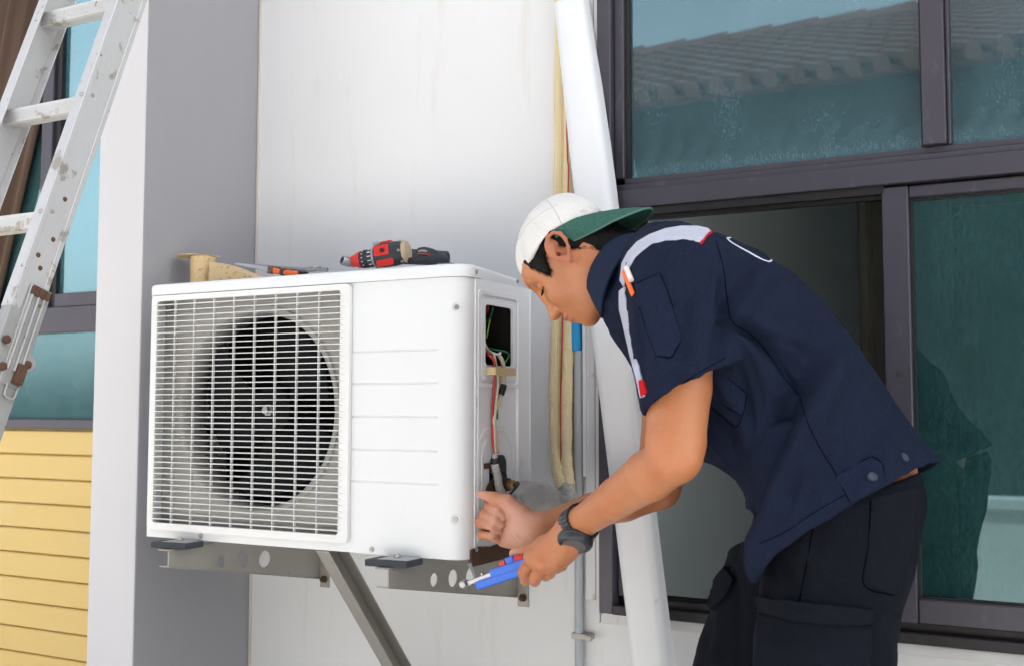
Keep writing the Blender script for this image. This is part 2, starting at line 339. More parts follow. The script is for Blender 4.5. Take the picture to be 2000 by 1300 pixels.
obj('sash_rail', MB().box((-2.6935, -.008, 1.4405), (-2.1255, .03, 1.480)), M_frame, lw, bevel=.002)
obj('pane', MB().box((-2.6935, .010, 1.4805), (-2.126, .014, 2.6995)), M_left, lw)
obj('pane', MB().box((-3.99, .010, 1.1185), (-2.126, .014, 1.3655)), M_left, lw)
obj('pane', MB().box((-3.10, .056, 1.4405), (-2.7635, .060, 2.6995)), M_left, lw)
# room behind that window
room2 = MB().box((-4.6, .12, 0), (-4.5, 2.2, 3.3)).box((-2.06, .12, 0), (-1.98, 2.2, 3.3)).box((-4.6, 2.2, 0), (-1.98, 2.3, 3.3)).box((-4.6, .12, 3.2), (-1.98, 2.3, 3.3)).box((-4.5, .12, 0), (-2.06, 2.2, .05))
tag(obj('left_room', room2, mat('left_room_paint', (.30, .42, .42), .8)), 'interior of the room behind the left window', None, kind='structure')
# brown curtain behind the left window, pleated sheet with thickness
def pleats(x0, x1, y, z0, z1, amp, n):
    m = MB(); N = 140; rows = []
    for zz in (z0, (z0+z1)/2, z1):
        row = []
        for i in range(N+1):
            t = i/N; xx = x0+(x1-x0)*t+(zz-z0)*.30*t; yy = y+amp*math.sin(t*n*2*math.pi)+amp*.4*math.sin(t*n*3.7*math.pi+1)
            row.append((xx, yy, zz))
        rows.append(row)
    back = [[(p[0], p[1]+.004, p[2]) for p in r] for r in rows]
    rings = [r+b[::-1] for r, b in zip(rows, back)]
    return m.loft(rings)
cu = obj('curtain', pleats(-3.9, -3.10, .034, 1.12, 2.7, .012, 15), M_curtain, smooth=True)
tag(cu, 'brown pleated curtain hanging behind the left window', 'curtain')

# large right window ---------------------------------------------------------
wn = thing('window', 'large dark bronze framed window behind the repairman, lower sash slid open', 'window', (.1, .03, .722))
Zt0, Zt1 = 1.572, 1.640      # transom
obj('frame', MB().box((-.957, -.030, .7225), (-.925, .06, 2.61)).box((1.118, -.030, .7225), (1.149, .06, 2.61)).box((-.9245, -.030, 2.57), (1.1175, .06, 2.61)), M_frame, wn, bevel=.003)
obj('inner_frame', MB().box((-.9245, -.012, Zt1+.0005), (-.902, .05, 2.569)).box((-.9245, -.006, .7565), (-.900, .05, Zt0-.0005)), M_frame, wn, bevel=.003)
obj('track_jamb', MB().box((-.8995, .002, .757), (-.872, .05, Zt0-.0005)).box((-.884, -.006, .757), (-.878, .0015, Zt0-.0005)), M_track, wn, bevel=.001)
obj('transom', MB().box((-.9245, -.034, Zt0), (1.1175, .055, 1.612)).box((-.9245, -.022, 1.6125), (1.1175, .05, 1.626)).box((-.9015, -.012, 1.6265), (1.1175, .045, Zt1)), M_frame, wn, bevel=.002)
obj('transom_groove', MB().box((-.872, -.026, Zt0-.016), (-.366, .05, Zt0-.0005)).box((-.872, -.012, Zt0-.024), (-.366, -.004, Zt0-.0165)), M_track, wn)
obj('mullion', MB().box((-.293, -.030, Zt1+.0005), (-.252, .045, 2.569)).box((-.2515, -.014, Zt1+.0005), (-.245, .04, 2.569)), M_frame, wn, bevel=.002)
obj('gasket', MB().box((-.9015, -.002, Zt1+.0005), (-.892, .02, 2.569)).box((-.299, -.002, Zt1+.0005), (-.2935, .02, 2.569)), M_gasket, wn)
obj('pane', MB().box((-.8915, .008, Zt1+.0005), (-.2995, .013, 2.569)), M_up, wn)
obj('pane', MB().box((-.2445, .008, Zt1+.0005), (1.117, .013, 2.569)), M_up, wn)
obj('sill_track', MB().box((-.9245, -.034, .7225), (1.1175, -.020, .742)).box((-.9245, -.0195, .7225), (1.1175, .06, .734)).box((-.90, -.010, .7345), (1.117, -.006, .757)).box((-.90, .020, .7345), (1.117, .024, .757)).box((-.90, .050, .7345), (1.117, .054, .757)), M_track, wn, bevel=.0015)
sash = obj('sliding_sash', MB().box((-.370, -.026, .7575), (-.322, .016, Zt0-.004)).box((-.3215, -.022, 1.545), (.60, .014, Zt0-.004)).box((-.3215, -.022, .7575), (.60, .014, .803)), M_frame, wn, bevel=.003)
obj('sash_pane', MB().box((-.3215, -.006, .8035), (.60, -.001, 1.5445)), M_low, sash)
obj('sash_gasket', MB().box((-.3212, -.012, .8033), (-.3165, .006, 1.5445)).box((-.316, -.012, 1.5405), (.6, .006, 1.5447)).box((-.316, -.012, .8033), (.6, .006, .8065)), M_gasket, sash)
obj('screw', MB().lathe((-.345, -.0262, 1.215), (0, -1, 0), [(0, .0001), (0, .0045), (.0015, .0042), (.002, .0001)], 14), M_steelblk, sash, smooth='auto')
s2 = obj('inner_sash', MB().box((-.255, .024, .7575), (-.215, .05, 1.568)).box((-.2145, .026, .7575), (1.1, .048, .80)).box((-.2145, .026, 1.53), (1.1, .048, 1.568)), M_frame, wn, bevel=.003)
obj('inner_pane', MB().box((-.2145, .034, .8005), (1.1, .038, 1.5295)), M_low, s2)
obj('latch', MB().box((-.262, .008, 1.10), (-.245, .0235, 1.18)).tube([(-.262, .012, 1.12), (-.275, .006, 1.14), (-.262, .012, 1.165)], .005, 8), M_gasket, s2, bevel=.002)
# room behind
rm = MB().box((-1.06, .121, .05), (-1.0, 4.3, 2.75)).plate(rect(.121, .05, 4.3, 2.75), [rect(.15, .1, 1.35, 1.45)], lambda u, v, w_: (2.6+w_, u, v), .1).box((-1.06, 4.3, .05), (3.2, 4.4, 2.75)).box((-1.06, .121, 2.75), (3.2, 4.4, 2.85))  # unseen opening in the right wall, added to light the left wall
tag(obj('interior_wall', rm, M_room), 'grey-green walls of the dim room behind the open window', None, kind='structure')
tag(obj('interior_floor', MB().box((-1.0, .121, 0), (3.1, 4.3, .05)), M_floor), 'floor of the dim room', None, kind='structure')
dr = thing('interior_door', 'narrow beige door and casing at the back of the dim room', 'door', (-.99, 3.4, .05))
obj('casing', MB().box((-.9995, 3.02, .0505), (-.965, 3.14, 2.28)).box((-.9995, 3.80, .0505), (-.965, 3.92, 2.28)).box((-.9995, 3.141, 2.16), (-.965, 3.799, 2.28)), M_roomtrim, dr, bevel=.006)
obj('door_leaf', MB().box((-.9995, 3.30, .06), (-.985, 3.799, 2.155)), M_roomtrim, dr, bevel=.003)

# opposite side of the yard, seen mirrored in the window glass ----------------------------
nh = thing('neighbour_house', 'opposite house with ribbed terracotta roof, mirrored in the upper glass', 'house', (0, -9, 0))
EZ, EY, RZ, RY = 3.93, -7.0, 5.34, -10.0
obj('wall', MB().box((-6.0, -13, 0), (14, -7.12, 3.9)), M_hwall, nh)
rf = obj('roof', MB().add([(-6.4, EY, EZ), (14, EY, EZ), (14, RY, RZ), (-6.4, RY, RZ), (-6.4, -13.2, EZ), (14, -13.2, EZ), (-6.4, EY, EZ-.05), (14, EY, EZ-.05), (-6.4, -13.2, EZ-.05), (14, -13.2, EZ-.05)],
    [(0, 1, 2, 3), (3, 2, 5, 4), (0, 6, 7, 1), (4, 5, 9, 8), (6, 8, 9, 7), (0, 3, 4, 8, 6), (1, 7, 9, 5, 2)]), M_tile, nh)
cyl = None
dvec = np.array([-2.4, RY-EY, RZ-EZ]); nseg = 9
for i in range(90):
    x = -5.0+i*.23
    if cyl is None:
        m = MB()
        for s_ in range(nseg):
            a = np.array([x, EY+.05, EZ+.02])+dvec*(s_/nseg); b = np.array([x, EY+.05, EZ+.02])+dvec*((s_+1.06)/nseg)
            m.tube([a, b], [.075, .062], 8)
        cyl = obj('roof_tile_row', m, M_tile, rf); cx0 = x
    else:
        c = cyl.copy(); COL.objects.link(c); c.location.x = x-cx0
m = MB()
for i in range(40): m.tube([(-6.4+i*.52, RY, RZ+.03), (-6.4+i*.52+.55, RY, RZ+.05)], [.11, .13], 8)
obj('ridge_tiles', m, M_tile, rf)
gw = obj('garden_wall', MB().box((-5, -4.6, 0), (9, -4.45, .60)).box((-5.03, -4.63, .60), (9.03, -4.42, .665)), M_gwall, bevel=.01)
tag(gw, 'low white garden wall opposite, mirrored at the foot of the sash glass', 'wall')

# ============================================================ AIR CONDITIONER
XL, XS, YF, YB, ZB, ZTp = -1.852, -1.049, -.43, -.165, .872, 1.42
ZC = 1.395
ac = thing('air_conditioner', 'white outdoor air conditioner unit with fan grille and opened side panel', 'air conditioner', ((XL+XS)/2, -.3, ZB))
# front: grooved metal panel that wraps the right corner, with a rectangular opening behind the grille
def vprof(r=.034, n=8):
    return [(XS-r+r*math.sin(R(90)*k/n), YF+r-r*math.cos(R(90)*k/n)) for k in range(n+1)]
gz = [1.2595, 1.197, 1.134, 1.0705, 1.009]
m = MB()
prof = [(-1.304, YF)]+[(-1.10, YF)]+vprof()+[(XS, -.393)]
zs = [ZB, ZB+.012]
inn = [(x+(0 if x > -1.11 else 0), y) for x, y in prof]
rows = [ZB]
m2v = []
# grooved part as stacked strips with real recessed grooves
levels = [(ZB, 0), (ZB+.0005, 0)]
for q in sorted(gz): levels += [(q-.0020, 0), (q-.0014, .0024), (q+.0012, .0024), (q+.0020, 0)]
levels.append((ZC, 0))
rings = []
for zz, dep in levels:
    ring = []
    for j, (x, y) in enumerate([(-1.304, YF), (-1.109, YF), (-1.105, YF)]):
        ring.append((x, y+(dep if j < 2 else 0), zz))
    for x, y in vprof()+[(XS, -.393)]:
        ins = .016*max(0, 1-(zz-ZB)/.016)**2 if zz < ZB+.016 else 0
        ring.append((x, y, zz))
    ring += [(XS-.003, -.393, zz), (XS-.034, -.398, zz), (-1.12, YF+.006, zz), (-1.304, YF+.006, zz)]
    rings.append(ring)
m.loft(rings)
obj('front_panel', m, M_white, ac, smooth='auto')
obj('front_frame', MB().plate(rect(XL, ZB, -1.3045, ZC), [rect(-1.834, .900, -1.326, 1.384)], lambda u, v, w_: (u, YF+.0005+w_, v), .004), M_white, ac)
m = MB().box((XL, YF+.005, ZB), (XL+.004, YB, ZC)).box((XL, YB-.004, ZB), (XS-.001, YB, ZC)).box((XL+.005, YF+.005, ZB+.0005), (XS-.03, YB-.005, ZB+.004))
obj('casing', m, M_whiteside, ac)
# shroud with the round fan opening and bell mouth
HC, HR = (-1.580, 1.146), .209
obj('shroud', MB().plate(rect(XL+.005, ZB+.006, -1.29, ZC), [circle(*HC, HR, 48)], lambda u, v, w_: (u, YF+.036+w_, v), .003), M_inner, ac)
m = MB(); rings = []
for t, rr in ((-.004, HR+.012), (-.006, HR+.004), (0, HR-.002), (.012, HR-.006), (.06, HR-.008), (.06, HR-.004), (.012, HR-.002), (.004, HR+.006)):
    rings.append([(HC[0]+rr*math.cos(2*math.pi*k/48), YF+.036+t, HC[1]+rr*math.sin(2*math.pi*k/48)) for k in range(48)])
m.loft(rings+[rings[0]], cap=False); obj('bell_mouth', m, M_inner, ac, smooth=True)
obj('coil', MB().box((XL+.008, YB-.03, ZB+.01), (-1.285, YB-.006, ZC-.005)).box((-1.289, YF+.04, ZB+.006), (-1.285, YB-.03, ZC-.003)), M_coil, ac)
fan = obj('fan', MB().lathe((HC[0]+.02, YF+.055, HC[1]), (0, 1, 0), [(0, .0005), (0, .030), (.008, .048), (.06, .055), (.06, .0005)], 28), M_fan, ac, smooth='auto')
obj('hub_nut', MB().lathe((HC[0]+.02, YF+.040, HC[1]), (0, 1, 0), [(0, .0005), (0, .008), (.010, .0085), (.010, .013), (.0145, .013)], 6), M_screw, fan)
for k in range(3):
    m = MB(); a0 = k*120+20; top, bot = [], []
    for i in range(11):
        a = R(a0+i*8.5)
        for j in range(5):
            rr = .048+(HR-.03-.048)*j/4
            aa = a-.25*(j/4)**2
            y = YF+.062+i*.0055-.012*(j/4)
            top.append((HC[0]+.02+rr*math.cos(aa)-.02*j/4, y, HC[1]+rr*math.sin(aa)))
    bot = [(p[0], p[1]+.003, p[2]) for p in top]; V = top+bot; Fc = []
    for i in range(10):
        for j in range(4):
            q = i*5+j; Fc += [(q, q+1, q+6, q+5), (55+q, 55+q+5, 55+q+6, 55+q+1)]
    for i in range(10): Fc += [(i*5, i*5+5, 55+i*5+5, 55+i*5), (i*5+4, 55+i*5+4, 55+i*5+9, i*5+9)]
    Fc += [(j, 55+j, 56+j, j+1) for j in range(4)]+[(50+j, 51+j, 106+j, 105+j) for j in range(4)]
    m.add(V, Fc); obj('blade', m, M_fan, fan, smooth='auto')
for zz in (1.20, 1.09):
    obj('motor_bracket', MB().box((XL+.02, YF+.135, zz), (-1.30, YF+.145, zz+.02)), M_fan, fan)
# grille: frame with 39 slats and 8 ribs
GL, GR, GB, GT = -1.842, -1.305, .889, 1.3935
gy = YF-.010
m = MB().plate(rrect(GL, GB, GR, GT, .010), [rrect(GL+.017, GB+.0155, GR-.023, GT-.012, .006)], lambda u, v, w_: (u, gy+w_, v), .0098)
gr = obj('grille', m, M_grille, ac, bevel=.0015)
ns = 39; zs0, zs1 = GB+.024, GT-.021; proto = None
for i in range(ns):
    zz = zs0+(zs1-zs0)*i/(ns-1)
    if proto is None:
        x0, x1 = GL+.006, GR-.010
        def sl(xx): return [(xx, gy-.0035, zz-.0009), (xx, gy-.0040, zz+.0003), (xx, gy-.003, zz+.0011), (xx, gy+.0060, zz+.0014), (xx, gy+.0060, zz-.0003)]
        m = MB().loft([[(x0, gy+.002, zz-.001), (x0, gy+.001, zz), (x0, gy+.002, zz+.0010), (x0, gy+.006, zz+.001), (x0, gy+.006, zz-.0002)], sl(x0+.008), sl(x1-.008),
                       [(x1, gy+.002, zz-.001), (x1, gy+.001, zz), (x1, gy+.002, zz+.0010), (x1, gy+.006, zz+.001), (x1, gy+.006, zz-.0002)]])
        proto = obj('slat', m, M_grille, gr); z00 = zz
    else:
        c = proto.copy(); COL.objects.link(c); c.location.z = zz-z00
for i in range(8):
    xx = GL+.017+.056*(i+1)-.006
    obj('rib', MB().box((xx-.0010, gy+.0025, GB+.010), (xx+.0010, gy+.0085, GT-.009)), M_grille, gr)
for xx, zz in ((-1.822, 1.368), (-1.352, 1.3755), (-1.82, .915), (-1.352, .915), (-1.346, 1.23)):
    obj('screw', MB().lathe((xx, YF+.034, zz), (0, -1, 0), [(-.002, .0001), (-.002, .006), (.002, .0055), (.004, .004), (.004, .0018), (.002, .0016), (.002, .0001)], 12), M_screw, ac, smooth='auto')
# top cover
m = MB()
def toprof(off, r):
    x0, x1, y0, y1 = XL-.004-off, XS+.004+off, YF-.004-off, YB+.002
    P = []
    for cx, cy, a0, rr in ((x1-r, y1-.004, 0, .004), (x0+.006, y1-.006, 90, .006), (x0+.012, y0+.012, 180, .012), (x1-r, y0+r, 270, r)):
        for k in range(7):
            a = R(a0+90*k/6); P.append((cx+rr*math.cos(a), cy+rr*math.sin(a)))
    return P
rg = []
for off, zz in ((-.004, ZC+.0005), (0, ZC+.0008), (0, ZTp-.007), (-.001, ZTp-.004), (-.003, ZTp-.0015), (-.007, ZTp)):
    rg.append([(x, y, zz) for x, y in toprof(off, .038)])
m.loft(rg); obj('top_cover', m, M_white, ac, smooth='auto')
for px, py in ((930, 531), (1010, 549)):
    q = atx(px, py, XS+.004)
    obj('screw', MB().lathe((XS+.0035, q[1], q[2]), (1, 0, 0), [(0, .0001), (0, .0045), (.002, .0042), (.003, .003), (.003, .0001)], 12), M_screw, ac, smooth='auto')
# side service panel with terminal opening
def S(px, py): q = atx(px, py, XS); return q[1], q[2]
oy0, oy1 = S(946, 640)[0], S(1000, 640)[0]
oz1, oz0 = 1.349, 1.232
smap = lambda u, v, w_: (XS-w_, u, v)
pipe_hole = rrect(-.335, .945, -.262, 1.060, .02)
m = MB().plate(rect(-.392, ZB+.004, YB, ZC), [rrect(oy0, oz0, oy1, oz1, .008), pipe_hole], smap, .003)
sp = obj('side_panel', m, M_whiteside, ac)
def rimtube(loop, r, xoff): return MB().tube([(XS+xoff, p[0], p[1]) for p in loop]+[(XS+xoff, loop[0][0], loop[0][1])], r, 8, cap=False)
ry0, ry1 = S(931, 640)[0], S(1011, 640)[0]
m = MB().plate(rrect(ry0, 1.190, ry1, 1.376, .012), [rrect(ry0+.008, 1.198, ry1-.007, 1.366, .010)], lambda u, v, w_: (XS+.004-w_, u, v), .0038)
obj('raised_rim', m, M_whiteside, sp, bevel=.0018, seg=3)
m = MB().plate(rrect(ry0+.014, 1.205, ry1-.013, 1.359, .010), [rrect(oy0+.0005, oz0+.001, oy1-.0005, oz1-.0005, .008)], lambda u, v, w_: (XS+.0025-w_, u, v), .0023)
obj('raised_rim', m, M_whiteside, sp, bevel=.001)
m = MB().plate([(y, zz) for y, zz in rrect(-.405+.02, .90, -.232, 1.115, .05)], [rrect(-.375, .905, -.242, 1.105, .045)], lambda u, v, w_: (XS+.003-w_, u, v), .0028)
obj('raised_rim', m, M_whiteside, sp, bevel=.0014)
m = MB().plate(rrect(-.367, .912, -.250, 1.097, .04), [rrect(-.360, .92, -.257, 1.09, .035)], lambda u, v, w_: (XS+.0025-w_, u, v), .0023)
obj('raised_rim', m, M_whiteside, sp, bevel=.001)
# corner flange strip: two vertical folds and back column
obj('corner_flange', MB().box((XS-.001, -.3925, ZB-.004), (XS+.0025, -.386, ZC-.001)).box((XS-.001, YB-.001, ZB), (XS+.001, YB+.001, ZC-.001)), M_whiteside, ac, bevel=.001)
obj('fold', MB().tube([(XS+.0005, -.402+.022, 1.365), (XS+.0005, -.402+.022, .90)], .003, 8), M_whiteside, ac, smooth='auto')
obj('fold', MB().tube([(XS+.0005, -.222, 1.37), (XS+.0005, -.222, .89)], .004, 8), M_whiteside, ac, smooth='auto')
obj('slot', MB().box((XS-.0005, -.383+.0, 1.152), (XS+.0008, -.379+.0, 1.172)), M_black, ac)
# dark electrical box inside the opening
m = MB().box((XS-.10, oy0-.03, oz0-.03), (XS-.098, oy1+.03, oz1+.03)).box((XS-.098, oy0-.032, oz0-.03), (XS-.0032, oy0-.03, oz1+.03)).box((XS-.098, oy1+.03, oz0-.03), (XS-.0032, oy1+.032, oz1+.03)).box((XS-.098, oy0-.03, oz1+.0305), (XS-.0032, oy1+.03, oz1+.032)).box((XS-.098, oy0-.03, oz0-.032), (XS-.0032, oy1+.03, oz0-.0305))
obj('terminal_box', m, M_coil, ac)
obj('terminal_block', MB().box((XS-.075, oy0-.012, oz0+.01), (XS-.045, oy0+.012, oz1-.02)).box((XS-.080, oy0+.016, oz0+.03), (XS-.06, oy0+.030, oz1-.03)), M_black, ac, bevel=.002)
def wire(name, pts, r, m_, parent=ac, n=8): return obj(name, MB().tube(smoothpath(pts, 7), r, n), m_, parent, smooth=True)
def W(px, py, dx=.010):
    q = atx(px, py, XS+dx); return (XS+dx, q[1], q[2])
wire('red_wire', [W(945, 687, -.03), W(955, 693, .004), W(964, 702, .012), W(967, 722, .012), W(965, 760, .010), W(962, 800, .010), W(962, 850, .010), W(966, 885, .012)], 1.2*.0024, M_redw)
wire('brown_wire', [W(944, 665, -.03), W(953, 683, -.01), W(964, 692, .006), W(969, 715, .014), W(973, 745, .014), W(969, 785, .014), W(966, 830, .014), W(968, 885, .014)], 1.2*.0022, M_cream)
wire('cream_cable', [W(972, 690, .004), W(981, 705, .012), W(984, 725, .014), W(984, 752, .014)], 1.2*.0036, M_cream)
wire('cream_cable', [W(979, 768, .012), W(974, 785, .012), W(967, 805, .012), W(964, 822, .012), W(969, 850, .013), W(973, 885, .013)], 1.2*.0030, M_cream)
wire('cable_sleeve', [W(984, 752, .014), W(981, 762, .0135), W(978, 770, .012)], 1.2*.0056, M_black)
wire('green_wire', [W(951, 679, -.02), W(968, 683, .0), W(985, 686, .010), W(994, 692, .012), W(990, 702, .010), W(984, 710, .008)], 1.2*.0014, M_greenw)
wire('green_wire', [W(977, 765, .008), W(972, 790, .006), W(971, 818, .006)], 1.2*.0018, M_greenw)
wire('white_wire', [W(946, 684, -.02), W(960, 688, .0), W(972, 692, .008), W(978, 688, .010)], 1.2*.0018, M_grille)
wire('red_wire', [W(948, 594, -.03), W(953, 598, -.03), W(951, 608, -.04), W(946, 614, -.05)], 1.2*.0022, M_redw)
wire('green_wire', [W(963, 600, -.04), W(958, 618, -.045), W(950, 630, -.05)], 1.2*.0020, M_greenw)
wire('brown_wire', [W(974, 596, -.06), W(972, 640, -.06), W(972, 690, -.05)], 1.2*.0022, mat('dark_brown_wire', (.05, .02, .015), .5))
wire('green_wire', [W(957, 622, -.035), W(953, 645, -.035), W(950, 660, -.04)], 1.2*.0014, mat('lime_wire', (.35, .55, .03), .5))
c = W(956, 724, .012); c2 = W(996, 724, .012)
obj('cable_clamp', MB().box((XS+.0045, c[1], c[2]-.0075), (XS+.006, c2[1], c[2]+.0075)).box((XS+.0235, c[1], c[2]-.0075), (XS+.0255, c2[1], c[2]+.0075)).box((XS+.0062, c[1], c[2]-.0075), (XS+.0233, c[1]+.003, c[2]+.0075)).box((XS+.0062, (c[1]+c2[1])/2-.001, c[2]-.0075), (XS+.0233, (c[1]+c2[1])/2+.002, c[2]+.0075)).box((XS+.0062, c2[1]-.003, c[2]-.0075), (XS+.0233, c2[1], c[2]+.0075)), mat('aged_clamp', (.60, .46, .26), .5), ac, bevel=.001)
obj('panel_tab', MB().box((XS+.0006, oy0-.006, 1.205), (XS+.002, oy1+.002, oz0-.004)), M_whiteside, ac, bevel=.0008)
for px, py, dx in ((902, 599, 0), (897, 1014, 0)):
    q = at(px+3, py, YF+.004)
    nrm = Vector((.45, -.9, 0)).normalized(); cx = XS-.034+.034*nrm.x; cy = YF+.034+.034*nrm.y
    obj('screw_dimple', MB().lathe((cx, cy, q[2]), nrm, [(-.004, .0001), (-.004, .011), (.0008, .0105), (.0012, .009), (-.001, .006), (-.001, .0001)], 18), M_white, ac, smooth='auto')
    obj('screw', MB().lathe((cx, cy, q[2]), nrm, [(-.001, .0001), (-.001, .0052), (.001, .005), (.003, .004), (.003, .0018), (.001, .0016), (.001, .0001)], 12), M_screw, ac, smooth='auto')
for px, py in ((726, 1072), (392, 1045)):
    q = at(px, py, YF)
    obj('screw', MB().lathe((q[0], YF+.0005, q[2]), (0, -1, 0), [(0, .0001), (0, .0065), (.001, .0062), (.001, .0045), (.003, .004), (.003, .0016), (.001, .0014), (.001, .0001)], 14), M_screw, ac, smooth='auto')
q = W(919, 1077, 0)
obj('screw', MB().lathe((XS+.002, -.398+.012, .888), (1, 0, 0), [(0, .0001), (0, .0042), (.002, .004), (.003, .0028), (.003, .0001)], 12), M_screw, ac, smooth='auto')
# rusty base pan rim showing below the side panel
rs = []
for i in range(25):
    y = -.405+.235*i/24; hgt = .030+.010*i/24+.006*math.sin(i*.6)+.002*math.sin(i*2.3)
    rs.append([(XS+.0028, y, ZB-.014), (XS+.0028, y, ZB+.004+hgt*.42), (XS-.004, y, ZB+.004+hgt*.42), (XS-.004, y, ZB-.014)])
obj('base_pan', MB().loft(rs), M_rust, ac, smooth='auto')
obj('rust_patch', MB().box((XS+.0006, -.357, 1.036), (XS+.003, -.300, 1.046)).add([(XS+.0018, -.352, .99), (XS+.0018, -.322, .99), (XS+.0018, -.322, 1.02), (XS+.0018, -.334, 1.012), (XS+.0018, -.346, 1.002), (XS+.0006, -.352, .99), (XS+.0006, -.322, .99), (XS+.0006, -.322, 1.02), (XS+.0006, -.334, 1.012), (XS+.0006, -.346, 1.002)],
    [(0, 1, 2, 3, 4), (5, 9, 8, 7, 6), (0, 5, 6, 1), (1, 6, 7, 2), (2, 7, 8, 3), (3, 8, 9, 4), (4, 9, 5, 0)]), M_rust, ac)
# service valve (in the pipe hole)
vp = atx(997, 945, XS+.025)
vy, vz = vp[1], vp[2]
obj('valve_body', MB().box((XS-.03, vy-.006, vz-.055), (XS-.001, vy+.05, vz+.02)), M_steelblk, ac, bevel=.004)
obj('service_valve', MB().lathe((XS-.02, vy, vz), (1, -.15, 0), [(0, .016), (.03, .017), (.034, .016), (.036, .0125), (.046, .0125), (.047, .010)], 18), M_steelblk, ac, smooth='auto')
obj('valve_stem', MB().lathe((XS+.024, vy-.006, vz), (1, -.15, 0), [(0, .0095), (.012, .0095), (.014, .007), (.014, .004), (.008, .0035), (.008, .0001)], 18), M_brass, ac, smooth='auto')

# ============================================================ WALL BRACKETS AND PADS
def bracket(x, label):
    br = thing('wall_bracket', label, 'bracket', (x, -.02, .74), 'steel brackets carrying the air conditioner')
    y0, zt, zb0, zb1 = -.500, .856, .826, .736
    # web with holes, tapering towards the tip
    hol = [circle(-.345, .818, .013, 18), circle(-.275, .812, .017, 20), circle(-.205, .806, .019, 20)]
    m = MB().plate([(y0, zb0), (-.001, zb1), (-.001, zt), (y0, zt)], hol, lambda u, v, w_: (x+w_, u, v), .003)
    m.box((x-.028, y0, zt+.0002), (x+.003, -.001, zt+.003)).add([(x-.024, y0, zb0-.003), (x+.003, y0, zb0-.003), (x+.003, -.001, zb1-.003), (x-.024, -.001, zb1-.003), (x-.024, y0, zb0-.0002), (x+.003, y0, zb0-.0002), (x+.003, -.001, zb1-.0002), (x-.024, -.001, zb1-.0002)],
        [(0, 3, 2, 1), (4, 5, 6, 7), (0, 1, 5, 4), (1, 2, 6, 5), (2, 3, 7, 6), (3, 0, 4, 7)])
    obj('arm', m, M_steel, br, bevel=.001)
    obj('wall_flange', MB().plate(rect(x+.0035, .715, x+.030, .86), [circle(x+.018, .735, .006, 12)], lambda u, v, w_: (u, -.004+w_, v), .0035), M_steel, br)
    obj('bolt', MB().lathe((x+.018, -.0045, .735), (0, -1, 0), [(0, .0001), (0, .009), (.006, .009), (.006, .005), (.014, .005), (.014, .0001)], 6), M_rust, br)
    return br
b1 = bracket(-1.168, 'right steel bracket with round holes under the air conditioner, beside the blue tool')
b2 = bracket(-1.716, 'left steel bracket with round holes under the fan side of the air conditioner')
xb = -1.385
bt, bb = np.array([xb, -.415, .885]), np.array([xb-.03, -.004, .44])
dv = (bb-bt)/np.linalg.norm(bb-bt); sx = np.array([1.0, 0, 0]); up_ = np.cross(dv, sx); up_ /= np.linalg.norm(up_)
brc = obj('diagonal_brace', MB().bar(bt, bb, sx*.0015+0, up_*.0235).bar(bt+sx*.016+up_*.022, bb+sx*.016+up_*.022, sx*.0145, up_*.0015).bar(bt+sx*.016-up_*.022, bb+sx*.016-up_*.022, sx*.0145, up_*.0015), M_steel, bevel=.001)
tag(brc, 'slanted steel channel brace running from under the unit down to the wall', 'brace')
def pad(x, label):
    m = MB(); zz = .8593
    m.loft([[(x-.055+.004*math.sin(i), -.495+.012*(i % 2)*.2+dy, zz), (x+.032, -.485+dy, zz), (x+.032, -.485+dy, zz+.0125), (x-.055, -.495+dy, zz+.0125)] for i, dy in enumerate((0, .012, .03, .055))])
    o = obj('rubber_pad', m, M_rubber, bevel=.002); tag(o, label, 'pad', 'rubber pads under the air conditioner'); return o
pad(-1.168, 'black rubber pad on the tip of the right bracket')
pad(-1.716, 'black rubber pad on the tip of the left bracket')
for x in (-1.168, -1.716):
    obj('foot', MB().add([(x-.035, -.485, .8722), (x+.03, -.480, .8722), (x+.03, -.40, .8722), (x-.035, -.40, .8722), (x-.022, -.475, .8745), (x+.022, -.475, .8745), (x+.022, -.40, .8745), (x-.022, -.40, .8745)],
        [(0, 3, 2, 1), (4, 5, 6, 7), (0, 1, 5, 4), (1, 2, 6, 5), (2, 3, 7, 6), (3, 0, 4, 7)]), M_screw, ac)
    obj('foot_bolt', MB().lathe((x-.004, -.462, .8747), (0, 0, 1), [(0, .0001), (0, .007), (.004, .007), (.004, .004), (.007, .004), (.007, .0001)], 6), M_screw, ac)

# ============================================================ PIPES ON THE WALL
m_f = mat('insulation_foam', (.80, .675, .43), .8, var=(18, (.74, .60, .35), .9), stains=[(30, .66, .74, (.35, .25, .14))], bump=(60, .3))
ntf = m_f.node_tree; pf = ntf.nodes['Principled BSDF']; gg = ntf.nodes.new('ShaderNodeNewGeometry'); wv = ntf.nodes.new('ShaderNodeTexWave'); wv.bands_direction = 'Z'; wv.inputs['Scale'].default_value = 70; wv.inputs['Distortion'].default_value = .5
ntf.links.new(gg.outputs['Position'], wv.inputs[0]); wx = ntf.nodes.new('ShaderNodeTexWave'); wx.bands_direction = 'X'; wx.inputs['Scale'].default_value = 90; ntf.links.new(gg.outputs['Position'], wx.inputs[0])
ad = ntf.nodes.new('ShaderNodeMath'); ntf.links.new(wv.outputs[1], ad.inputs[0]); ntf.links.new(wx.outputs[1], ad.inputs[1]); bpn = ntf.nodes.new('ShaderNodeBump'); bpn.inputs['Strength'].default_value = .6; bpn.inputs['Distance'].default_value = .0012
ntf.links.new(ad.outputs[0], bpn.inputs['Height']); ntf.links.new(bpn.outputs[0], pf.inputs['Normal'])
def jig(pts, amp, n, seed):
    P = smoothpath(pts, n); rr = random.Random(seed); return [p+np.array([rr.uniform(-amp, amp), 0, 0]) for p in P]
PY = -.022
def pp(px, py, y=PY): return at(px, py, y)
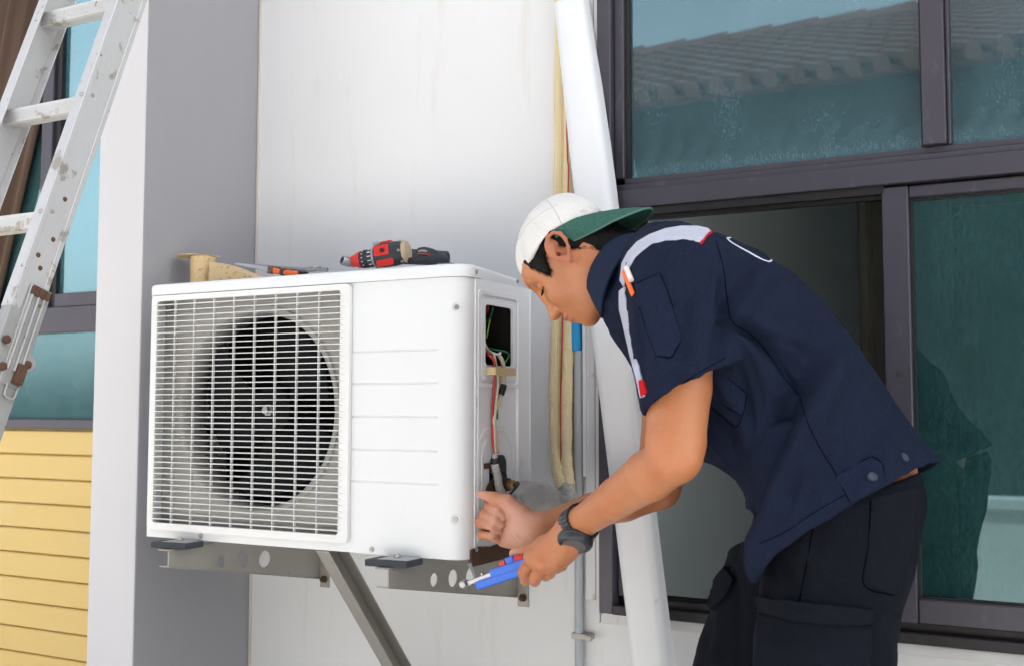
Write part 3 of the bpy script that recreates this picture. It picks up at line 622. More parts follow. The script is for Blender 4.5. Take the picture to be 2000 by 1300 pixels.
pA = [(pp(1096, 0)[0], PY, 2.9), pp(1095, 5), pp(1093, 350), pp(1087, 640), pp(1084, 760), pp(1086, 870), pp(1092, 925, -.035), pp(1100, 952, -.05)]
pB = [(pp(1112, 0)[0], PY, 2.9), pp(1112, 5), pp(1112, 350), pp(1109, 640), pp(1107, 760), pp(1106, 880), pp(1108, 925, -.03), pp(1112, 950, -.045)]
for k, (P, rr, lb) in enumerate(((pA, .0136, 'left cream foam-insulated refrigerant pipe with red wire beside it'), (pB, .0135, 'right cream foam-insulated refrigerant pipe next to the blue pipe'))):
    Q = smoothpath(P, 14); rn = random.Random(k); rad = [rr*(1+.05*math.sin(i*.7)+rn.uniform(-.02, .02)) for i in range(len(Q))]
    tag(obj('insulated_pipe', MB().tube(Q, rad, 18), m_f, smooth=True), lb, 'pipe', 'insulated refrigerant pipes on the wall')
o = obj('red_cable', MB().tube(smoothpath([(pp(1104, 0)[0], -.040, 2.9), pp(1106, 200, -.040), pp(1110, 350, -.040), pp(1100, 600, -.040), pp(1097, 700, -.038), pp(1095, 790, -.034), pp(1096, 900, -.034)], 8), .0016, 8), M_redw, smooth=True)
tag(o, 'thin red cable running down between the two insulated pipes', 'cable')
xB = pp(1127, 400, -.016)[0]
o = obj('blue_pipe', MB().tube([(xB-.004, -.0145, 1.275), (xB-.004, -.0145, 2.9)], .0125, 18), M_blue, smooth='auto'); tag(o, 'blue plastic pipe behind the insulated pipes on the wall', 'pipe')
cd = thing('conduit', 'grey plastic conduit running down the wall beside the window frame', 'conduit', (pp(1130, 1000)[0], -.012, 0))
xc = pp(1131, 1100, -.013)[0]
obj('tube', MB().tube([(xc, -.0135, .0), (xc, -.0135, 1.2745)], .0095, 18), M_conduit, cd, smooth='auto')
obj('clip', MB().box((xc-.014, -.0235, .662), (xc+.030, -.0008, .674)), M_steelblk if 0 else mat('clip_metal', (.40, .38, .35), .5, .5), cd, bevel=.001)
obj('clip_hook', MB().box((xc+.022, -.034, .663), (xc+.036, -.0236, .673)), mat('clip_metal', (.4, .38, .35), .5), cd, bevel=.001)
xt = pp(1146, 700, -.012)[0]
o = obj('cable_duct', MB().box((xt-.008, -.015, 1.004), (xt+.006, -.0005, 2.9)).box((xt-.0075, -.0185, 1.0045), (xt+.001, -.0152, 2.9)), M_pvc, bevel=.001)
tag(o, 'thin white cable duct between conduit and window', 'cable duct')
# taped bundle from pipes to valve
tb = thing('pipe_bundle', 'grey tape-wrapped pipe elbow joining the insulated pipes to the unit', 'pipe', (pp(1070, 980)[0], -.15, .9))
secs = [(1104, 936, 954, -.045, .014), (1112, 952, 978, -.05, .017), (1104, 964, 994, -.065, .020), (1090, 966, 1000, -.09, .022), (1076, 955, 1003, -.12, .024), (1060, 942, 1003, -.15, .026), (1042, 939, 1002, -.18, .027), (1026, 938, 1001, -.205, .027), (1018, 942, 998, -.222, .024), (1010, 956, 990, -.24, .015), (1000, 966, 990, -.265, .013)]
cs = [np.array([*((at(px, a, y)+at(px, b, y))/2), (at(px, a, y)[2]-at(px, b, y)[2])/2, rd2]) for px, a, b, y, rd2 in secs]
cs = smoothpath(cs[:], 4) if False else [cs[0]]+[x for i in range(len(cs)-1) for x in [cs[i]*(1-t)+cs[i+1]*t for t in (.25, .5, .75, 1.)]]
rings = []
for i, c in enumerate(cs):
    p, q = cs[max(i-1, 0)][:3], cs[min(i+1, len(cs)-1)][:3]; T = (q-p)/np.linalg.norm(q-p); vert = i > 10
    up3 = np.array([0, 0, 1.0])-T*T[2] if abs(T[2]) < .9 else np.array([1.0, 0, 0]); up3 /= np.linalg.norm(up3); sd3 = np.cross(T, up3); rr3 = 1+.02*(i % 2)
    rv, rs_ = (c[3], c[4]) if i > 8 else ((c[4]*.9), c[4])
    rings.append([c[:3]+up3*rv*rr3*math.copysign(abs(math.sin(a))**.75, math.sin(a))+sd3*rs_*rr3*math.copysign(abs(math.cos(a))**.75, math.cos(a)) for a in [2*math.pi*k/22 for k in range(22)]])
obj('wrapped_elbow', MB().loft(rings), M_tape, tb, smooth=True)
ql = at(1012, 975, -.24)
Q = smoothpath([W(966, 905, .013), W(971, 925, .014), W(975, 950, .016), W(985, 968, .02), W(1000, 980, .025), W(1016, 982, .03)], 8)
obj('wrapped_cable', MB().tube(Q, [.0075+.0005*(i % 3) for i in range(len(Q))], 14), M_tape, tb, smooth=True)
obj('black_tape', MB().tube(smoothpath([W(966, 893, .013), W(969, 908, .013), W(972, 922, .014)], 6), [.0072, .0075, .0078, .0076, .0079, .0077, .008, .0082, .008, .0079, .0081, .0082, .008], 14), M_grip, tb, smooth=True)
obj('grey_tape', MB().tube(smoothpath([W(966, 884, .013), W(967, 896, .013)], 4), .0056, 12), M_tape, tb, smooth=True)
a = at(1030, 945, -.20); b_ = at(1090, 965, -.10)

# leaning white trunking cover
tk = MB(); rings = []
T0, T1 = at(1116, 5, -.035), at(1279, 1300, -.135)
dT = (T1-T0); L_ = np.linalg.norm(dT); tt = dT/L_
wv_ = np.array([1.0, 0, 0]); wv_ = wv_-tt*(wv_@tt); wv_ /= np.linalg.norm(wv_); nv = np.cross(tt, wv_); nv = nv if nv[1] < 0 else -nv
Ltot = L_*1.0+.66*L_/(T0[2]-T1[2])*1.0
def trprof(t, s_=1):
    P = []
    for u_, v_ in ((-.036, -.02), (-.036, .010), (-.033, .018), (-.026, .024), (-.020, .026), (.020, .026), (.027, .023), (.033, .016), (.0355, .008), (.0355, -.02), (.0335, -.02), (.0335, .008), (.031, .0145), (.026, .021), (.020, .024), (-.020, .024), (-.026, .022), (-.031, .0165), (-.034, .010), (-.034, -.02)):
        bow = -.035*4*(t*(1-t))*.35
        P.append(T0+tt*Ltot*t+wv_*u_*float(np.interp(t, [0, .18, .45, 1], [1.02, 1.20, 1.12, 1.0]))+nv*(v_+.012*t))
    return P
for i in range(25): rings.append(trprof(i/24))
o = obj('trunking_cover', MB().loft(rings), M_pvc, smooth='auto'); tag(o, 'long white plastic trunking cover leaning against the window frame', 'trunking cover')

# ============================================================ TOOLS LYING ON THE UNIT
def top_at(px, py, z=ZTp):      # point of the cover's top seen at a photo point near its front edge
    d = _ray(px, py); return CAM + d*((z-CAM[2])/d[2])
TY = YF+.06
def ta(px, py, y=TY): return at(px, py, y)
# yellowed plastic elbow offcut: curved channel with a flared lip, lying on the far left
pcs = thing('plastic_offcut', 'yellowed cracked plastic tube offcut standing at the left end of the unit top', 'plastic offcut', (-1.79, -.30, ZTp))
yo = -.27
P0, P1, P2, P3 = at(370, 548, yo), at(370, 505, yo), at(415, 506, yo), at(490, 540, yo)
rings = []
for t in range(15):
    a = R(200-220*t/14); c0 = at(400, 545, yo); rx, ry = .030, .030
    x = c0[0]+rx*math.cos(a)-.004; y = c0[1]-ry*math.sin(a)*-1*-1
    topz = P1[2] if x < P2[0] else P1[2]-(x-P2[0])*.4
    rings.append([(x, y, ZTp+.0005), (x*1.0, y, topz), (c0[0]+(rx-.003)*math.cos(a)-.004, c0[1]-(ry-.003)*math.sin(a), topz), (c0[0]+(rx-.003)*math.cos(a)-.004, c0[1]-(ry-.003)*math.sin(a), ZTp+.0005)])
obj('collar', MB().loft(rings), M_yel_pvc, pcs, smooth='auto')
fl0, fl1 = at(352, 503, yo), at(413, 503, yo)
fl = []
for i in range(13):
    t = i/12; x = fl0[0]+(fl1[0]-fl0[0])*t; zc = P1[2]+.0028+.002*math.sin(math.pi*t)-.001*t
    fl.append([(x, yo-.034*math.sin(math.pi*min(1, .15+t*.9)), zc), (x, yo+.03, zc), (x, yo+.03, zc+.0022), (x, yo-.034*math.sin(math.pi*min(1, .15+t*.9)), zc+.0022)])
obj('flared_lip', MB().loft(fl), M_yel_pvc, pcs, smooth='auto')
wq = [at(412, 512, yo-.02), at(440, 519, yo-.02), at(470, 531, yo-.02), at(500, 543, yo-.02)]
rings = []
for i, q in enumerate(smoothpath(wq, 5)):
    zt_ = max(ZTp+.002, q[2]); rings.append([(q[0], yo-.028, ZTp+.0005), (q[0], yo-.028+.003, zt_), (q[0], yo+.02, zt_+.002), (q[0], yo+.02, ZTp+.0005)])
obj('split_skirt', MB().loft(rings), M_yel_pvc, pcs, smooth='auto')
# pliers with orange handles
pl_ = thing('pliers', 'pliers with steel jaws and black-orange handles on the unit top', 'pliers', (-1.62, TY, ZTp))
a, b, c_ = ta(460, 515), ta(515, 524), ta(527, 527)
obj('jaw', MB().loft([[(p[0], p[1]-h_, p[2]-v_), (p[0], p[1]+h_, p[2]-v_), (p[0], p[1]+h_, p[2]+v_), (p[0], p[1]-h_, p[2]+v_)] for p, h_, v_ in ((a, .004, .0022), (ta(480, 518), .006, .0035), (b, .007, .005), (c_, .008, .006))]), M_chrome, pl_, bevel=.001)
obj('joint', MB().lathe((c_[0]+.004, TY-.007, c_[2]-.001), (0, 1, 0), [(0, .0001), (0, .0085), (.012, .0085), (.012, .0001)], 16), mat('brown_steel', (.13, .09, .07), .5, .7), pl_)
obj('handle', MB().tube(smoothpath([ta(533, 528), ta(545, 531), ta(560, 533), ta(580, 534)], 5), [.005, .0062, .0065, .0065, .006, .006, .006, .006, .006, .006, .006, .0055, .0055, .005, .005, .005], 10), M_orange, pl_, smooth=True)
obj('handle', MB().tube(smoothpath([ta(530, 524, TY+.01), ta(550, 528, TY+.02), ta(575, 532, TY+.03), ta(600, 531, TY+.03)], 5), .0055, 10), M_steelblk, pl_, smooth=True)
obj('grip_band', MB().tube([ta(550, 531.5), ta(556, 532.5)], .0075, 12), M_grip, pl_, smooth='auto')
# long chrome ratchet/wrench
wr = thing('wrench', 'long thin chrome wrench lying behind the pliers', 'wrench', (-1.55, TY+.03, ZTp))
y2 = TY+.02
obj('shaft', MB().tube([ta(462, 516, y2), ta(520, 521.5, y2), ta(590, 527, y2), ta(640, 527, y2)], [.0028, .0028, .0028, .0026], 10, flat=1.6), M_chrome, wr, smooth='auto')
obj('head', MB().lathe(ta(612, 527, y2)-np.array([.016, 0, -.0005]), (1, 0, .02), [(0, .0035), (.002, .0055), (.022, .0058), (.024, .0042), (.036, .004)], 14), M_chrome, wr, smooth='auto')
# socket and drill
dr_ = thing('cordless_drill', 'red and black cordless drill lying on its side on the unit top', 'drill', (-1.24, TY, ZTp))
A, B = ta(700, 509, TY+.01), ta(792, 492, TY+.03)
ax = (B-A); Ld = np.linalg.norm(ax); ax /= Ld
obj('chuck', MB().lathe(A-ax*.022, ax, [(-.002, .0001), (0, .008), (.012, .012), (.020, .014), (.022, .0165), (.030, .0175)], 20), M_red, dr_, smooth='auto')
obj('torque_ring', MB().lathe(A+ax*.008, ax, [(0, .0150), (.002, .0182), (.013, .0190), (.0135, .0180), (.016, .0190), (.031, .0205), (.033, .019)], 28), M_grip, dr_, smooth='auto')
up = np.cross(ax, np.array([0, 1.0, 0])); up = up if up[2] > 0 else -up; up /= np.linalg.norm(up); sd = np.cross(up, ax); sd = sd if sd[1] < 0 else -sd
bd = MB(); rings = []
for t, hh, ww in ((.040, .021, .019), (.044, .0245, .0225), (.060, .026, .023), (.082, .0265, .024), (.100, .0245, .023), (.108, .018, .018)):
    rings.append([A+ax*t+up*(hh*.93*math.copysign(abs(math.sin(a_))**.8, math.sin(a_)))+sd*(ww*math.copysign(abs(math.cos(a_))**.8, math.cos(a_))) for a_ in [2*math.pi*k/20 for k in range(20)]])
obj('motor_housing', bd.loft(rings), M_grip, dr_, smooth='auto')
obj('gear_collar', MB().lathe(A+ax*.0365, ax, [(0, .020), (.001, .0225), (.005, .0228), (.006, .021)], 24), mat('grey_plastic', (.25, .26, .28), .45), dr_, smooth='auto')
def strip(t0, t1, u0, u1, wout, nm, m_):
    obj(nm, MB().obox(A+ax*(t0+t1)/2+up*(u0+u1)/2+sd*wout, ax*(t1-t0)/2, up*(u1-u0)/2, sd*.003), m_, dr_, bevel=.002)
strip(.046, .078, -.004, .017, .0222, 'red_shell', M_red)
strip(.048, .085, -.026, -.012, .0195, 'red_shell', M_red)
strip(.060, .070, .002, .010, .0258, 'switch', M_black)
obj('top_rib', MB().obox(A+ax*.060+up*.0262, ax*.018, up*.0025, sd*.006), M_red, dr_, bevel=.001)
obj('speed_switch', MB().obox(A+ax*.046+up*.026, ax*.008, up*.004, sd*.008), mat('grey_plastic', (.25, .26, .28), .45), dr_, bevel=.0015)
obj('back_plate', MB().lathe(A+ax*.1025, ax, [(0, .0215), (.001, .0235), (.006, .0235), (.009, .019), (.009, .0001)], 10), M_cardb, dr_, bevel=.0005)
for k in range(3):
    a_ = R(-60+60*k); obj('housing_screw', MB().lathe(A+ax*.100+(up*math.sin(a_)+sd*math.cos(a_))*.0235, sd, [(-.003, .0001), (-.003, .003), (.002, .003), (.002, .0001)], 8), M_screw, dr_)
for k in range(5):
    t_ = .013+.0; obj('ring_mark', MB().obox(A+ax*(.008+.0075)+(up*math.sin(R(-50+25*k))+sd*math.cos(R(-50+25*k)))*.0191, ax*.001, np.cross(ax, up*math.sin(R(-50+25*k))+sd*math.cos(R(-50+25*k)))*.0008, (up*math.sin(R(-50+25*k))+sd*math.cos(R(-50+25*k)))*.0006), M_grille, dr_)
    obj('ring_mark', MB().obox(A+ax*(.008+.024)+(up*math.sin(R(-50+25*k))+sd*math.cos(R(-50+25*k)))*.0201, ax*.0035, np.cross(ax, up*math.sin(R(-50+25*k))+sd*math.cos(R(-50+25*k)))*.0007, (up*math.sin(R(-50+25*k))+sd*math.cos(R(-50+25*k)))*.0007), M_grille, dr_)
# handle goes back and away over the cover
hp = [A+ax*.085-up*.004+np.array([0, .018, 0]), A+ax*.10+np.array([.01, .06, -.004]), A+ax*.12+np.array([.02, .10, -.006])]
Hd = smoothpath(hp, 5)
obj('handle', MB().tube([(p[0], p[1], max(p[2], ZTp+.0165)) for p in Hd], .016, 14), M_grip, dr_, smooth=True)
h1 = hp[-1]
obj('battery', MB().obox((h1[0]-.02, h1[1]+.02, ZTp+.0165), (.030, 0, 0), (0, .02, 0), (0, 0, .016)), M_grip, dr_, bevel=.004)
sk = thing('socket', 'chrome hex socket standing against the nose of the drill', 'socket', (-1.30, TY, ZTp))
q0 = ta(668, 508, TY-.012); q1 = ta(690, 515, TY+.012)
sa = q1-q0; sa /= np.linalg.norm(sa)
obj('socket_body', MB().lathe(q0, sa, [(.006, .0001), (.006, .0065), (0, .0072), (-.0005, .0098), (.003, .0106), (.018, .0106), (.020, .0085), (.030, .0085), (.030, .0001)], 12), M_chrome, sk, smooth='auto')
# black glove / pouch strap at the right end, and a nut
gl_ = thing('hook_knife', 'black folding knife with open bent blade at the right end of the unit top', 'knife', (-1.12, TY, ZTp))
kk = TY+.03
obj('handle', MB().tube(smoothpath([ta(798, 509, kk), ta(825, 507, kk), ta(850, 505, kk), ta(876, 508, kk)], 6), [.0045]*3+[.007]*8+[.0085]*6+[.005]*2, 12, flat=1.3), M_grip, gl_, smooth=True)
obj('jaw', MB().tube(smoothpath([ta(868, 504, kk), ta(850, 496, kk), ta(833, 489, kk), ta(820, 488, kk), ta(814, 492, kk)], 6), [.003, .0035, .004, .0045, .0048, .005, .005, .005, .005, .005, .0045, .0045, .004, .004, .004, .0035, .0035, .003, .003, .0028, .0025, .0025, .0025, .002, .002], 10, flat=1.5), M_grip, gl_, smooth=True)
obj('jaw', MB().tube(smoothpath([ta(866, 506, kk-.004), ta(850, 500, kk-.004), ta(835, 495, kk-.004), ta(816, 494, kk-.004)], 5), .0026, 8), M_steelblk, gl_, smooth=True)
obj('blade', MB().tube(smoothpath([ta(835, 492, kk-.003), ta(826, 490, kk-.003), ta(817, 492, kk-.003)], 5), .003, 8), M_chrome, gl_, smooth=True)
obj('red_stripe', MB().tube(smoothpath([ta(816, 495.5, kk-.006), ta(830, 496, kk-.006), ta(842, 500, kk-.006)], 5), .001, 6), M_red, gl_, smooth=True)
nq = ta(868, 505, TY)
o = obj('hex_nut', MB().lathe((nq[0]-.004, TY, ZTp+.0055), (1, 0, 0), [(-.010, .004), (-.010, .0062), (.012, .0062), (.012, .004), (.020, .0038), (.020, .0001)], 6), mat('dark_nut', (.16, .17, .19), .45, .6)); tag(o, 'grey hex adapter nut at the right front corner of the unit top', 'nut')

# ============================================================ LADDER
ld = thing('step_ladder', 'worn aluminium folding ladder with rusty steel hinge, standing at the far left', 'ladder', (-1.75, -.9, 0))
xr = -1.66
rt_, rb_ = atx(258, 0, xr), atx(20, 690, xr)
rd = (rt_-rb_); rd /= np.linalg.norm(rd)
top = rt_+rd*.35; hinge = atx(48, 610, xr); low_end = hinge-rd*.0
rn_ = np.cross(rd, np.array([1.0, 0, 0])); rn_ /= np.linalg.norm(rn_)    # across the rail's broad face, in the y-z plane
if rn_[1] > 0: rn_ = -rn_
X1 = np.array([1.0, 0, 0])
def rail(x, tp, bt, nm):
    o = np.array([x-xr, 0, 0]); s_ = 1 if x > xr-.05 else -1
    m = MB().bar(tp+o, bt+o, rn_*.031, X1*.0012)
    m.bar(tp+o+rn_*.0295-X1*s_*.013, bt+o+rn_*.0295-X1*s_*.013, X1*.0118, rn_*.0013).bar(tp+o-rn_*.0295-X1*s_*.013, bt+o-rn_*.0295-X1*s_*.013, X1*.0118, rn_*.0013)
    m.bar(tp+o+rn_*.026+X1*s_*.0016, bt+o+rn_*.026+X1*s_*.0016, rn_*.005, X1*.0008).bar(tp+o-rn_*.026+X1*s_*.0016, bt+o-rn_*.026+X1*s_*.0016, rn_*.005, X1*.0008)
    return obj(nm, m, M_alu, ld, bevel=.0008)
WL = .245
rail(xr, top, hinge, 'rail'); rail(xr-WL, top, hinge, 'rail')
low = hinge-rd*((hinge[2]-.02)/rd[2])
ma_low = M_zinc
for x in (xr, xr-WL):
    o = np.array([x-xr, 0, 0]); s_ = 1 if x == xr else -1
    obj('rail', MB().bar(hinge+o+X1*s_*.004, low+o+X1*s_*.004, rn_*.033, X1*.0015).bar(hinge+o+rn_*.032-X1*s_*.008, low+o+rn_*.032-X1*s_*.008, X1*.0115, rn_*.0013), M_alu if 0 else M_zinc, ld, bevel=.001)
for py in (12, 212, 440):
    q = atx({12: 245, 212: 176, 440: 96}[py], py-14, xr)
    # keep each rung on the rail line
    t_ = (q[2]-rb_[2])/rd[2]; c = rb_+rd*t_
    a_, b_ = c-X1*(WL-.0015)-rd*0, c-X1*.0015
    m = MB()
    pr_ = [(-.016, -.014), (-.016, .013), (-.012, .0145), (.012, .0145), (.016, .013), (.016, -.014), (.011, -.0165), (-.011, -.0165)]
    m.loft([[p+np.array([0, u_, v_]) for u_, v_ in pr_] for p in (a_, b_)])
    for gv in (-.009, -.005, -.001, .003, .007): m.bar(a_+np.array([0, -.0163, gv]), b_+np.array([0, -.0163, gv]), np.array([0, .0008, 0]), np.array([0, 0, .0007]))
    for gy_ in (-.010, -.005, 0, .005, .010): m.bar(a_+np.array([0, gy_, .0148]), b_+np.array([0, gy_, .0148]), np.array([0, .0009, 0]), np.array([0, 0, .0008]))
    obj('rung', m, M_alu, ld)
    obj('rivet', MB().lathe(c+X1*.001+rn_*.014+rd*.008, (1, 0, 0), [(0, .0001), (0, .0042), (.0018, .0036), (.0026, .0001)], 12), M_screw, ld, smooth='auto')
    obj('rivet', MB().lathe(c+np.array([-.006, 0, 0])+rn_*.0315+rd*.0, rn_, [(0, .0001), (0, .0045), (.002, .0038), (.0028, .0001)], 12), M_screw, ld, smooth='auto')
# hinge: lock plate with ribs, bolts and loop
def H(u, v, w_=0): return hinge+rd*u-rn_*v+X1*(.006+w_)     # u along rail, v across (to the right in view), w outwards
hg = obj('hinge', MB().obox(H(-.04, .012), rd*.092, rn_*.022, X1*.003), M_zinc, ld, bevel=.002)
for v in (-.004, .010, .022): obj('hinge_rib', MB().tube([H(.042, v, .004), H(-.105, v, .004)], .0034, 8), M_zinc, hg, smooth='auto')
obj('hinge_cap', MB().obox(H(.040, .010, .006), rd*.008, rn_*.019, X1*.004), M_rust, hg, bevel=.002)
obj('hinge_lobe', MB().lathe(H(-.082, .032, .001), (1, 0, 0), [(-.004, .0001), (-.004, .016), (.003, .016), (.003, .0001)], 22), M_zinc, hg, bevel=.001)
obj('hinge_latch', MB().obox(H(-.108, .020, .008), rd*.018, rn_*.009, X1*.006), M_rust, hg, bevel=.002)
obj('latch_loop', MB().tube(smoothpath([H(-.128, .006, .004), H(-.148, .008, .004), H(-.150, .026, .004), H(-.126, .028, .004)], 5), .0024, 8), M_zinc, hg, smooth=True)
for u_, v_ in ((.040, .010), (-.06, -.022), (-.105, -.012), (-.085, .032)):
    obj('bolt', MB().lathe(H(u_, v_, .008 if u_ > 0 else .002), (1, 0, 0), [(0, .0001), (0, .0075), (.004, .007), (.006, .004), (.006, .0001)], 14), M_rust, hg, smooth='auto')
obj('stay', MB().bar(H(-.05, -.050, .0), H(-.085, -.022, .002), rd*.006, X1*.002), M_zinc, hg)
for u_, v_ in ((.085, .0), (.145, .006), (.225, .002), (.105, -.012)):
    obj('rivet', MB().lathe(hinge+rd*u_-rn_*v_+X1*.001, (1, 0, 0), [(0, .0001), (0, .0048), (.0015, .004), (.0022, .0001)], 14), M_rust, ld, smooth='auto')
for x in (xr, xr-WL):
    o = np.array([x-xr, 0, 0]); obj('foot', MB().obox(low+o+np.array([0, 0, -.002]), X1*.022, np.array([0, .04, 0]), np.array([0, 0, .017])), M_grip, ld, bevel=.004)

# ============================================================ THE PERSON: smooth distance-field bodies, meshed with surface nets
class Field:
    def __init__(s, lo, hi, h):
        s.lo = np.array(lo, float); s.h = h; s.n = np.ceil((np.array(hi)-s.lo)/h).astype(int)+1
        s.V = np.full(tuple(s.n), .5, np.float32)
        s.ax = [s.lo[i]+h*np.arange(s.n[i]) for i in range(3)]
    def _sl(s, lo, hi):
        a = np.clip(((np.array(lo)-s.lo)/s.h).astype(int), 0, s.n); b = np.clip(np.ceil((np.array(hi)-s.lo)/s.h).astype(int)+1, 0, s.n)
        return tuple(slice(a[i], b[i]) for i in range(3))
    def apply(s, fn, lo, hi, k=0., op='add', pad=.03):
        sl = s._sl(np.array(lo)-pad, np.array(hi)+pad)
        X, Y, Z = (s.ax[i][sl[i]].reshape([-1 if j == i else 1 for j in range(3)]) for i in range(3))
        if min(q.stop-q.start for q in sl) <= 0: return s
        d = fn(X, Y, Z).astype(np.float32); a = s.V[sl]
        if op == 'sub': d = -d; r = np.maximum(a, d); 
        if op == 'and': r = np.maximum(a, d)
        if op == 'add': r = np.minimum(a, d)
        if k > 0:
            hh = np.maximum(k-np.abs(a-d), 0)/k; r = r-hh*hh*k*.25 if op == 'add' else r+hh*hh*k*.25
        s.V[sl] = r; return s
    def cap(s, a, b, ra, rb, k=.01, op='add'):
        a, b = np.array(a, float), np.array(b, float); ab = b-a; L2 = float(ab@ab)+1e-12
        def fn(X, Y, Z):
            t = np.clip(((X-a[0])*ab[0]+(Y-a[1])*ab[1]+(Z-a[2])*ab[2])/L2, 0, 1)
            return np.sqrt((X-a[0]-t*ab[0])**2+(Y-a[1]-t*ab[1])**2+(Z-a[2]-t*ab[2])**2)-(ra+(rb-ra)*t)
        R_ = max(ra, rb)+k; return s.apply(fn, np.minimum(a, b)-R_, np.maximum(a, b)+R_, k, op)
    def chain(s, pts, rs, k=.01):
        for i in range(len(pts)-1): s.cap(pts[i], pts[i+1], rs[i], rs[i+1], k)
        return s
    def ell(s, c, M, r, k=.01, op='add'):      # M rows: local axes
        c = np.array(c, float); M = np.array(M, float); r = np.array(r, float)
        def fn(X, Y, Z):
            q = [(X-c[0])*M[i][0]+(Y-c[1])*M[i][1]+(Z-c[2])*M[i][2] for i in range(3)]
            k0 = np.sqrt(sum((q[i]/r[i])**2 for i in range(3))); k1 = np.sqrt(sum((q[i]/r[i]**2)**2 for i in range(3)))
            return k0*(k0-1)/np.maximum(k1, 1e-6)
        R_ = r.max()+k; return s.apply(fn, c-R_, c+R_, k, op)
    def mesh(s):
        V = s.V; S = V < 0; n = s.n
        c = sum(S[i:n[0]-1+i, j:n[1]-1+j, l:n[2]-1+l].astype(np.int8) for i in (0, 1) for j in (0, 1) for l in (0, 1))
        act = (c > 0) & (c < 8); idx = np.argwhere(act); pos = np.zeros((len(idx), 3)); cnt = np.zeros(len(idx))
        for axn in range(3):
            o1, o2 = [q for q in range(3) if q != axn]
            for u in (0, 1):
                for v in (0, 1):
                    a = np.zeros(3, int); a[o1] = u; a[o2] = v; b = a.copy(); b[axn] = 1
                    va = V[tuple((idx+a).T)]; vb = V[tuple((idx+b).T)]; cr = (va < 0) != (vb < 0)
                    t = np.where(cr, va/np.where(cr, va-vb, 1), 0); p = a[None, :]+np.outer(t, b-a); pos += p*cr[:, None]; cnt += cr
        verts = s.lo+s.h*(idx+pos/cnt[:, None]); im = np.full(act.shape, -1, np.int64); im[tuple(idx.T)] = np.arange(len(idx)); Q = []
        for axn in range(3):
            o1, o2 = [(1, 2), (2, 0), (0, 1)][axn]
            sl0 = [slice(1, n[q]-1) for q in range(3)]; sl0[axn] = slice(0, n[axn]-1); sl1 = list(sl0); sl1[axn] = slice(1, n[axn])
            A, B = S[tuple(sl0)], S[tuple(sl1)]; e = np.argwhere(A != B); off = np.array([1, 1, 1]); off[axn] = 0; e = e+off
            ins = S[tuple(e.T)]
            d1 = np.zeros(3, int); d1[o1] = 1; d2 = np.zeros(3, int); d2[o2] = 1
            q = np.stack([im[tuple((e-d1-d2).T)], im[tuple((e-d2).T)], im[tuple(e.T)], im[tuple((e-d1).T)]], 1)
            q[~ins] = q[~ins][:, ::-1]; Q.append(q)
        Q = np.concatenate(Q); Q = Q[(Q >= 0).all(1)]
        return verts, Q
def relax(v, q, it=1, lam=.5):
    E_ = np.concatenate([q[:, [0, 1]], q[:, [1, 2]], q[:, [2, 3]], q[:, [3, 0]]]); E_ = np.concatenate([E_, E_[:, ::-1]])
    for _ in range(it):
        a = np.zeros_like(v); c = np.zeros(len(v)); np.add.at(a, E_[:, 0], v[E_[:, 1]]); np.add.at(c, E_[:, 0], 1); v = v+lam*(a/np.maximum(c, 1)[:, None]-v)
    return v
def vnormals(v, q):
    fn = np.cross(v[q[:, 2]]-v[q[:, 0]], v[q[:, 3]]-v[q[:, 1]]); nn = np.zeros_like(v)
    for i in range(4): np.add.at(nn, q[:, i], fn)
    return nn/(np.linalg.norm(nn, axis=1)[:, None]+1e-12)
def qobj(name, v, q, m, parent, attrs=None, smooth=True, **kw):
    o0 = np.array(_loc(parent)); me = bpy.data.meshes.new(name); me.vertices.add(len(v)); me.vertices.foreach_set('co', (v-o0).ravel())
    me.loops.add(len(q)*4); me.loops.foreach_set('vertex_index', q.ravel().astype(np.int32)); me.polygons.add(len(q))
    me.polygons.foreach_set('loop_start', np.arange(len(q), dtype=np.int32)*4); me.polygons.foreach_set('loop_total', np.full(len(q), 4, np.int32)); me.update(calc_edges=True); me.validate()
    me.polygons.foreach_set('use_smooth', np.ones(len(me.polygons), bool))
    for an, av in (attrs or {}).items():
        a = me.attributes.new(an, 'FLOAT', 'POINT'); a.data.foreach_set('value', np.asarray(av, np.float32))
    me.materials.append(m); o = bpy.data.objects.new(name, me); COL.objects.link(o); o.parent = parent
    for k_, v_ in kw.items(): o[k_] = v_
    return o
def sd2(P, gx, gz):          # signed distance (negative inside) to a closed polygon, on a 2-D grid
    X, Z = np.meshgrid(gx, gz, indexing='ij'); d = np.full(X.shape, 1e9); ins = np.zeros(X.shape, bool); n = len(P)
    for i in range(n):
        (x1, z1), (x2, z2) = P[i], P[(i+1) % n]; ex, ez = x2-x1, z2-z1
        t = np.clip(((X-x1)*ex+(Z-z1)*ez)/(ex*ex+ez*ez+1e-12), 0, 1); d = np.minimum(d, (X-x1-t*ex)**2+(Z-z1-t*ez)**2)
        cr = ((z1 > Z) != (z2 > Z)) & (X < (x2-x1)*(Z-z1)/((z2-z1) if abs(z2-z1) > 1e-12 else 1e-12)+x1); ins ^= cr
    d = np.sqrt(d); return np.where(ins, -d, d)
def smooth2(P, n=4, closed=True):
    P = [np.array(p, float) for p in P]; m = len(P); out = []
    for i in range(m):
        a, b, c, d = P[i-1], P[i], P[(i+1) % m], P[(i+2) % m]
        for k in range(n):
            t = k/n; out.append(.5*((2*b)+(-a+c)*t+(2*a-5*b+4*c-d)*t*t+(-a+3*b-3*c+d)*t**3))
    return out

YC = -.42
person = thing('person', 'man in white backwards cap and navy work shirt bending over the unit, holding tools', 'person', (-.45, YC, 0))

